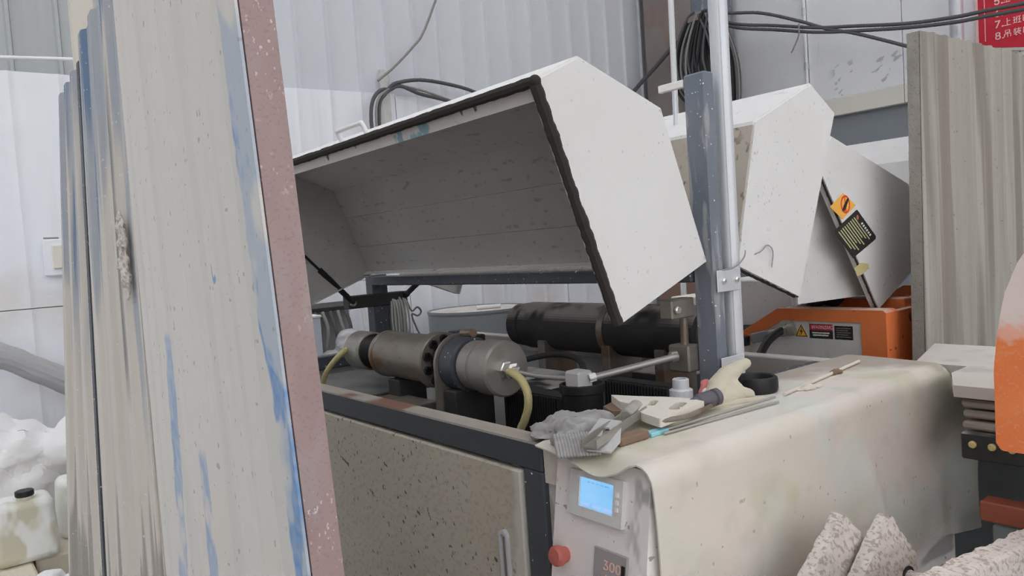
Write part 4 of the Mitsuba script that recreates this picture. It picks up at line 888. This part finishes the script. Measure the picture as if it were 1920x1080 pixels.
# cables on the walls
put('cable_board', box((-4.965, 2.82, 2.50), (-4.93, 2.885, 2.90), .003), 'mat_grey'); lab('cable_board', 'pale board on the back wall that holds the looped cables', 'bracket')
def cable(key, pts, r, label, m='mat_cable', group=None):
    kk = put(key, tube(pts, r, 10), m, smooth=True); lab(kk, label, 'cable', group); return kk
cable('hung_cable', [(-4.86, 3.33, 3.50), (-4.86, 3.173, 3.192), (-4.86, 3.068, 3.068), (-4.86, 2.894, 2.904), (-4.88, 2.76, 2.795)], .009, 'single thin cable hanging from above to the pale board on the back wall', 'mat_cable_grey')
lp = 'cable looped from the pale board above the hood'
cable('looped_cable', [(-4.88, 2.84, 2.74), (-4.85, 2.90, 2.785), (-4.85, 3.118, 2.826), (-4.85, 3.409, 2.81), (-4.85, 3.62, 2.772), (-4.85, 3.8, 2.70)], .014, 'topmost of the dark cables arching to the right of the pale board')
cable('looped_cable', [(-4.88, 2.85, 2.735), (-4.85, 2.93, 2.765), (-4.85, 3.10, 2.72), (-4.85, 3.349, 2.685), (-4.85, 3.6, 2.62)], .014, 'lower dark cable running right from the pale board behind the hood')
cable('looped_cable', [(-4.88, 2.86, 2.74), (-4.85, 2.76, 2.72), (-4.85, 2.69, 2.64), (-4.85, 2.665, 2.5), (-4.85, 2.68, 2.30)], .014, 'leftmost of the cables falling from the pale board')
cable('looped_cable', [(-4.87, 2.86, 2.745), (-4.84, 2.79, 2.69), (-4.84, 2.735, 2.6), (-4.84, 2.72, 2.3)], .012, 'second cable falling from the pale board, nearest to it')
cable('looped_cable', [(-4.87, 2.86, 2.755), (-4.86, 3.0, 2.765), (-4.86, 3.2, 2.735), (-4.86, 3.5, 2.66), (-4.86, 3.7, 2.60)], .009, 'thin middle cable running right from the pale board', 'mat_cable_grey')
cable('looped_cable', [(-4.86, 2.83, 2.735), (-4.83, 2.74, 2.67), (-4.83, 2.70, 2.56), (-4.83, 2.695, 2.3)], .010, 'thin grey cable among those falling from the pale board', 'mat_cable_grey')
cable('hung_cable_001', [(-4.95, 5.55, 2.90), (-4.80, 5.58, 3.02), (-4.676, 5.6, 3.105), (-4.411, 5.6, 3.262), (-4.198, 5.62, 3.34)], .020, 'dark cable slanting up across the corner to the cable coil')
cable('hung_cable_002', [(-4.12, 5.64, 3.49), (-3.842, 5.66, 3.40), (-3.636, 5.8, 3.36), (-3.347, 5.9, 3.225), (-3.121, 5.9, 3.103), (-2.906, 5.9, 3.012), (-2.663, 5.9, 2.891), (-2.3, 5.9, 2.70)], .0135, 'grey cable that crosses over the other two and falls behind the right panel')
cable('hung_cable_003', [(-4.12, 5.64, 3.45), (-3.849, 5.75, 3.32), (-3.592, 5.9, 3.257), (-3.211, 5.9, 3.136), (-2.904, 5.9, 3.065), (-2.504, 5.9, 2.975), (-2.178, 5.9, 2.93), (-1.976, 5.9, 2.918), (-1.6, 5.9, 2.89)], .0135, 'upper of the two dark cables that sag across the red sign')
cable('hung_cable_004', [(-4.12, 5.64, 3.43), (-3.85, 5.75, 3.29), (-3.593, 5.9, 3.222), (-3.212, 5.9, 3.100), (-2.905, 5.9, 3.028), (-2.505, 5.9, 2.945), (-2.178, 5.9, 2.895), (-1.977, 5.9, 2.880), (-1.6, 5.9, 2.85)], .0135, 'lower of the two dark cables that sag across the red sign')
put('cable_tie', tube([(-3.34, 5.868, 3.20), (-3.345, 5.862, 3.10), (-3.42, 5.87, 2.98)], .006, 6), 'mat_cable_grey'); lab('cable_tie', 'loose end of a cable tie where three wall cables meet', 'cable tie')
rng = random.Random(11)
for k in range(34):
    u = (k % 17) / 16; yy = 5.66 - .10 * rng.random()
    xt = -4.12 + .14 * u + .02 * rng.uniform(-1, 1)
    xl = -4.37 + .30 * u + .03 * rng.uniform(-1, 1); xr = -4.02 + .20 * u + .03 * rng.uniform(-1, 1)
    zb = 2.58 + .22 * rng.random() - .22 * u
    kk = put('coiled_cable', tube([(xt - .02, yy, 3.46 + .03 * rng.random()), (xl * .45 + xt * .55, yy - .01, 3.43 - .03 * u), (xl, yy - .02, 3.20 - .10 * u), (xl + .04 * rng.uniform(-1, 1), yy - .02, 2.9), (xl + .10 + .05 * rng.uniform(-1, 1), yy, zb), (xr, yy + .01, zb - .05), (xr + .05, yy, 2.9), (xr * .8 + xt * .2, yy - .01, 3.25), (xt + .02, yy, 3.45)], .0115, 7), ('mat_cable', 'mat_rubber', 'mat_cable', 'mat_cable_grey')[rng.randrange(4)], smooth=True)
    lab(kk, 'black and grey cable loops hung in a coil on the corner column', 'cable', 'loops of the cable coil on the column')
put('coil_hook', box((-4.22, 5.55, 3.40), (-4.10, 5.72, 3.45), .004), 'mat_column'); lab('coil_hook', 'steel hook on the column that carries the cable coil', 'hook')
put('thin_conduit', tube([(-3.95, 5.0, 3.65), (-4.002, 5.0, .0)], .024, 14, 0), 'mat_white_pipe', smooth=40); lab('thin_conduit', 'slim white pipe standing upright left of the brown column', 'pipe')
put('thin_conduit_001__tube', tube([(-3.505, WB - .02, 5.5), (-3.505, WB - .02, 2.5)], .014, 12, 0), 'mat_white_pipe', smooth=40)
for z in (3.40, 2.93): put('thin_conduit_001__coupling', tube([(-3.505, WB - .02, z - .03), (-3.505, WB - .02, z + .03)], .019, 12, 0), 'mat_galv', smooth=40)
lab('thin_conduit_001', 'slim white conduit on the right wall above the rear hood', 'pipe')
put('hanger_rod', cat([tube([(-1.745, 2.20, 2.06), (-1.751, 2.20, 1.845)], .007, 10, 0), box((-1.775, 2.185, 1.835), (-1.725, 2.215, 1.848), .002)]), 'mat_galv', smooth=40); lab('hanger_rod', 'thin metal rod with a foot standing on the rear hood behind the post', 'rod')
put('vertical_pipe', tube([(-2.236, 6.1, 5.5), (-2.245, 6.1, 0)], .046, 20, 0), 'mat_galv', smooth=40); lab('vertical_pipe', 'galvanised pipe running up the right wall beside the red sign', 'pipe')

# red notice board with white lettering
S = 'notice_sign'
put(S + '__board', prism([(-2.145, 2.745), (-1.87, 2.685), (-.95, 2.50), (-.95, 4.2), (-2.145, 4.2)], 'y', WB - .03, WB - .006), 'mat_red')
put(S + '__border', cat([slab((-2.165, WB - .028, 2.745), (-2.146, WB - .008, 4.2)), slab((-2.105, WB - .032, 2.78), (-2.100, WB - .03, 4.2))]), 'mat_sign_text')
put(S + '__lower_trim', prism([(-2.145, 2.744), (-1.87, 2.684), (-.95, 2.499), (-.95, 2.475), (-1.87, 2.662), (-2.145, 2.728)], 'y', WB - .026, WB - .010), 'mat_cast')
lab(S, 'red notice board with pale Chinese lettering on the right wall', 'sign')
GL = {
 'shang': [[(5, 10), (5, .5)], [(5, 6), (8.6, 6)], [(.6, .5), (9.4, .5)]],
 'ban': [[(.5, 8.6), (3.4, 8.6)], [(.5, 5), (3.4, 5)], [(.3, 1), (3.6, 1.6)], [(2, 8.6), (2, 1.2)], [(5, 9.6), (4.9, 4), (4, .4)], [(4.2, 7.5), (4.0, 5)], [(6, 8.8), (9.6, 8.8)], [(6.2, 5), (9.4, 5)], [(5.6, .8), (9.8, .8)], [(7.8, 8.8), (7.8, .8)]],
 'shi': [[(.8, 8.6), (.8, 1)], [(3.8, 8.6), (3.8, 1)], [(.8, 8.6), (3.8, 8.6)], [(.8, 5), (3.8, 5)], [(.8, 1.4), (3.8, 1.4)], [(4.6, 7), (9.8, 7)], [(8, 9.8), (8, .6), (6.8, 1.2)], [(5.4, 5), (6.4, 3.2)]],
 'diao': [[(2.4, 9.6), (7.6, 9.6), (7.6, 6.6), (2.4, 6.6), (2.4, 9.6)], [(1.2, 4.8), (1.2, .8)], [(1.2, 4.8), (8.8, 4.8), (8.8, 1), (7.8, 1.2)], [(5, 6.6), (5, 0)]],
 'zhuang': [[(2.6, 9.8), (2.6, 5.2)], [(1, 8.8), (1.9, 7.6)], [(.6, 5.6), (2.2, 6.8)], [(3.8, 8.2), (9.6, 8.2)], [(6.6, 9.8), (6.6, 5.8)], [(4.4, 5.8), (9, 5.8)], [(.6, 4.4), (9.4, 4.4)], [(5, 5.2), (4.6, 4.4)], [(4.6, 4.2), (.8, 1.6)], [(3.2, 3), (3.2, .4), (5, 1.2)], [(4.8, 4), (9.4, .2)], [(8.2, 3.4), (6.4, 2.2)]],
 'jian': [[(1.4, 9), (1.4, 6)], [(3.4, 9.6), (3.4, 5.4)], [(4.8, 9), (9, 9), (6.6, 6.4), (4.6, 5.4)], [(5.4, 8), (9.4, 5.4)], [(1.6, 3.6), (8.4, 3.6)], [(5, 5.2), (5, .4)], [(.6, .4), (9.4, .4)]],
 'chi': [[(.6, 7.4), (3.8, 7.4)], [(2.2, 9.8), (2.2, .6), (1.2, 1.2)], [(.6, 3.2), (3.8, 4.6)], [(5, 8.4), (9.2, 8.4)], [(7, 9.8), (7, 6.2)], [(4.4, 6.2), (9.8, 6.2)], [(4.4, 4), (9.8, 4)], [(8, 5.4), (8, .4), (7, 1)], [(5.4, 3), (6.4, 1.6)]],
}
def sign_row(num, chars, x, z, h):
    ms = [lettering(num + '.', h * .95, (x, WB - .0305, z), XX, ZZ, .0015, True)]
    px_ = x + h * 1.12
    for c in chars:
        for l in GL[c]:
            g = sg.LineString([(px_ + a * h / 10, z + b * h / 10) for a, b in l]).buffer(h * .052, cap_style='flat')
            ms.append(prism(g, 'y', WB - .032, WB - .0302))
        px_ += h * 1.16
    return cat(ms)
put(S + '__text_row', sign_row('5', ['jian', 'chi'], -2.045, 3.022, .052), 'mat_sign_text')
put(S + '__text_row', sign_row('6', [], -2.045, 2.935, .052), 'mat_sign_text')
put(S + '__text_row', sign_row('7', ['shang', 'ban', 'shi'], -2.045, 2.858, .052), 'mat_sign_text')
put(S + '__text_row', sign_row('8', ['diao', 'zhuang', 'shi'], -2.045, 2.775, .052), 'mat_sign_text')

# ================================================================== LEANING WALL PANELS
def warp_box(f, nu, nv, t, ribs=None):
    """a panel: f(u, v) -> front face point, thickness vector t; u across, v up"""
    u, v = np.linspace(0, 1, nu), np.linspace(0, 1, nv)
    if ribs is not None: u = np.unique(np.concatenate([[0, 1], ribs[:, 0]]))
    h = np.zeros(len(u)) if ribs is None else np.interp(u, ribs[:, 0], ribs[:, 1])
    P = np.array([[f(a, b) + V(0, -1, 0) * hh for b in v] for a, hh in zip(u, h)])
    B = np.array([[f(a, b) + V(*t) for b in v] for a in u])
    nu = len(u); n = nu * nv; fc = grid_faces(nu, nv); ids = np.arange(n).reshape(nu, nv)
    rim = np.concatenate([ids[:, 0], ids[-1, 1:], ids[-2::-1, -1], ids[0, -2:0:-1]]); nx = np.roll(rim, -1)
    side = np.vstack([np.stack([rim, nx, nx + n], 1), np.stack([rim, nx + n, rim + n], 1)])
    m = trimesh.Trimesh(np.vstack([P.reshape(-1, 3), B.reshape(-1, 3)]), np.vstack([fc, fc[:, ::-1] + n, side[:, ::-1]]), process=False)
    if m.volume < 0: m.invert()
    return m
def ribs(lo, hi, p, w, h, first=.0):
    r = []; x = lo + first
    while x + w < hi:
        for a, b in ((0, 0), (w * .2, h), (w * .8, h), (w, 0)): r.append(((x + a - lo) / (hi - lo), b))
        x += p
    return np.array(r)
def bilin(x0, x1, yb0, yb1, yt0, yt1, z1):
    return lambda u, v: V(x0 + (x1 - x0) * u, (yb0 * (1 - u) + yb1 * u) * (1 - v) + (yt0 * (1 - u) + yt1 * u) * v, z1 * v)
LP = 'leaning_panel'
f1 = bilin(-1.640, -.930, .350, .416, .350, .318, 2.2)
put(LP + '__face', warp_box(f1, 2, 12, (0, .004, 0), ribs(-1.64, -.93, .142, .070, .0022, .05)), 'mat_left1')
put(LP + '__core', warp_box(lambda u, v: f1(u, v) + V(-.004 * u, .0062, 0), 2, 12, (0, .040, 0)), 'mat_pink')
put(LP + '__edge_strip', warp_box(lambda u, v: f1(1, v) + V(-.0035 + .0035 * u, .0062, 0), 2, 30, (0, .0438, 0)), 'mat_pink')
labels[LP + '__edge_strip'] = {'label': 'dusky pink edge of the panel'}
lab(LP, 'nearest leaning wall panel, dusty cream with blue streaks and a pink edge', 'wall panel')
def ribbed(key, x0, x1, y_at, z1, p, w, h, first, label):
    f = lambda u, v: V(x0 + (x1 - x0) * u, y_at(x0 + (x1 - x0) * u, z1 * v), z1 * v)
    put(key + '__face', warp_box(f, 2, 16, (0, .004, 0), ribs(x0, x1, p, w, h, first)), 'mat_left2')
    put(key + '__core', warp_box(lambda u, v: f(u, v) + V(0, .0045, 0), 2, 16, (0, .040, 0)), 'mat_cast')
    lab(key, label, 'wall panel')
ribbed('leaning_panel_001', -2.150, -1.650, lambda x, z: .351 + .040 * (z - 1.47) * (.35 + .65 * (-1.65 - x) / .51), 2.10, .165, .085, .010, .02, 'middle leaning wall panel, ribbed, brownish with blue-grey upper ribs')
ribbed('leaning_panel_002', -2.600, -2.176, lambda x, z: .351 + (.040 + .028 * (-2.168 - x) / .43) * (z - 1.47), 2.045, .140, .075, .011, .012, 'farthest leaning wall panel, blue at the top and pale below')
put('leaning_panel_002__gap_shade_strip', warp_box(lambda u, v: V(-2.192 + .030 * u, .348 + .040 * (2.10 * v - 1.47) * .98 - .004, 2.05 * v), 2, 16, (0, .030, 0)), 'mat_frame')  # dark strip added to paint the shadow gap beside the middle panel
labels['leaning_panel_002__gap_shade_strip'] = {'label': 'dark strip painting the shadow gap between two panels'}
put('leaning_panel_001__mortar_splash', rough(lump([((-1.70, .338, 1.56), (.025, .008, .07)), ((-1.69, .338, 1.50), (.018, .007, .05))], .008, .008, 60, 2), .008, .003, 120, 4), 'mat_crust', smooth=20)
labels['leaning_panel_001__mortar_splash'] = {'label': 'rough splash of mortar'}

# leaning panel on the right
RP = 'leaning_panel_003'
def frp(u, v): return V(-1.262 - .004 * v, 2.985 + 1.6 * u + .115 * v, 2.235 * v + .045 * u * v)
vv = np.linspace(0, 1, 14)
r3 = ribs(0, 1.6, .118, .052, .011, .07)
us = np.unique(np.concatenate([[0, 1], r3[:, 0]])); hs = np.interp(us, r3[:, 0], r3[:, 1])
Pf = np.array([[frp(a, b) + V(h_, 0, 0) for b in vv] for a, h_ in zip(us, hs)])
put(RP + '__face', solid_sheet(Pf, .004, flip=False), 'mat_rpanel')
Pc = np.array([[frp(a, b) + V(-.006, 0, 0) for b in vv] for a in np.linspace(0, 1, 3)])
put(RP + '__core', rough(solid_sheet(Pc, .046), .05, .002, 30, 2), 'mat_core'); labels[RP + '__core'] = {'label': 'rough grey core at the cut edge'}
lab(RP, 'upright dusty grey ribbed wall panel on the right', 'wall panel')

# ================================================================== CUTTING TABLE ON THE RIGHT
K = 'cutting_table'
top = sg.Polygon([(-1.185, 2.92), (-1.075, 2.495), (-.922, 2.495), (-.918, 2.37), (-.845, 2.19), (.5, 2.19), (.5, 2.92)])
put(K + '__top_slab', prism(top, 'z', 1.016, 1.048), 'mat_slab'); labels[K + '__top_slab'] = {'label': 'dusty stone-grey top slab'}
for k, z in enumerate((.985, .955, .925)):
    put(K + '__bellows_fold', box((-.835, 2.21 + .008 * (k % 2), z), (.5, 2.8, z + .022), .006), 'mat_slab' if k == 3 else 'mat_rpanel')
put(K + '__rail_plate', box((-.835, 2.20, .845), (.5, 2.75, .918), .004), 'mat_dusty_dark')
for x in (-.805, -.758, -.711): put(K + '__bolt', lathe([(0, .010), (.006, .010), (.009, .007), (.009, 0)], (x, 2.20, .888), (0, -1, 0), 12), 'mat_brass')
put(K + '__rear_sheet', slab((-1.17, 2.90, 0), (.5, 2.92, 1.0)), 'mat_drum')  # sheets added to box in the underside so that it goes dark
put(K + '__end_sheet', slab((-1.18, 2.62, 0), (-1.165, 2.90, 1.0)), 'mat_drum')
put(K + '__end_sheet', slab((.48, 2.30, 0), (.5, 2.90, 1.0)), 'mat_drum')
put(K + '__cross_beam', box((-.835, 2.40, .52), (.48, 2.46, .60), .004), 'mat_drum')
for x in (-.80, -.20, .40): put(K + '__leg', box((x, 2.68, 0), (x + .06, 2.74, .844), .004), 'mat_drum')
put(K + '__red_beam', box((-.795, 2.20, .680), (.5, 2.26, .735), .004), 'mat_red_beam'); labels[K + '__red_beam'] = {'label': 'dark red beam beneath the table'}
put(K + '__low_shelf', slab((-.80, 2.30, .30), (.48, 2.89, .32)), 'mat_drum')
lab(K, 'dusty machine table with stacked folds beside the orange cover', 'machine')
cp = sg.Polygon([(-.645, .985), (-.635, .968), (-.22, .968), (-.22, 1.47), (-.52, 1.47), (-.56, 1.445), (-.592, 1.395), (-.618, 1.33), (-.636, 1.24), (-.645, 1.15)])
cm = prism(cp.buffer(-.01).buffer(.01), 'y', 1.895, 2.12)
put('orange_cover', rough(cm, .03, .0015, 20, 3), 'mat_cover', smooth=35); lab('orange_cover', 'rounded orange machine cover with a dusty pale top at the right edge', 'cover')
put('orange_cover__bracket', slab((-.50, 2.125, .99), (-.25, 2.188, 1.04)), 'mat_dark')
# crusted workpieces in the near foreground
def crust(key, pts, x0, x1, label, seed):
    kk = put(key, rough(prism(sg.Polygon(pts).buffer(.004), 'x', x0, x1), .012, .0055, 55, seed), 'mat_crust', smooth=35); lab(kk, label, 'fixture'); return kk
crust('crusted_arm', [(1.520, .876), (1.586, .818), (1.612, .74), (1.66, .55), (1.20, .55), (1.34, .76)], -.842, -.812, 'left crusted pointed arm at the bottom of the picture', 1)
pt2 = sg.Polygon([(1.639, .851), (1.693, .792), (1.747, .732), (1.760, .55), (1.40, .55), (1.498, .757)])
crust('crusted_arm_001', pt2, -.800, -.768, 'right crusted pointed arm with a round pin at the bottom', 2)
put('crusted_arm_001__pin', rough(cyl((-.768, 1.70, .690), (1, 0, 0), .035, .024, 24), .008, .003, 70, 4), 'mat_crust', smooth=40)
put('crusted_arm_001__pin_ring', lathe([(0, .024), (0, .032), (.003, .032), (.003, .024)], (-.7675, 1.70, .690), (1, 0, 0), 24), 'mat_black')
bd = unit(V(.0, .478, -.075))
bm = box((0, -.16, -.03), (1.0, 0, .03), .006); bx = unit(V(-.62 + .62, 1.972 - 1.494, .75 - .813))
bm.apply_transform(frame(V(-.62, 1.2, .852), bx, np.cross(V(1, 0, 0), bx) * 1.0, V(1, 0, 0)))
put('crusted_beam', rough(bm, .02, .008, 50, 6), 'mat_crust', smooth=35); lab('crusted_beam', 'pale crusted beam crossing the lower right corner', 'fixture')
put('fixture_stand', slab((-.90, 1.22, 0), (-.60, 1.70, .548)), 'mat_crust'); lab('fixture_stand', 'crusted base below the pointed arms', 'fixture')

# label of the pump cabinet itself
lab(C, 'long pump cabinet with beige door and dark frame beneath the raised hoods', 'cabinet')
for k in [k for k in labels if k not in scene and not any(s.startswith(k + '__') for s in scene)]:
    del labels[k]
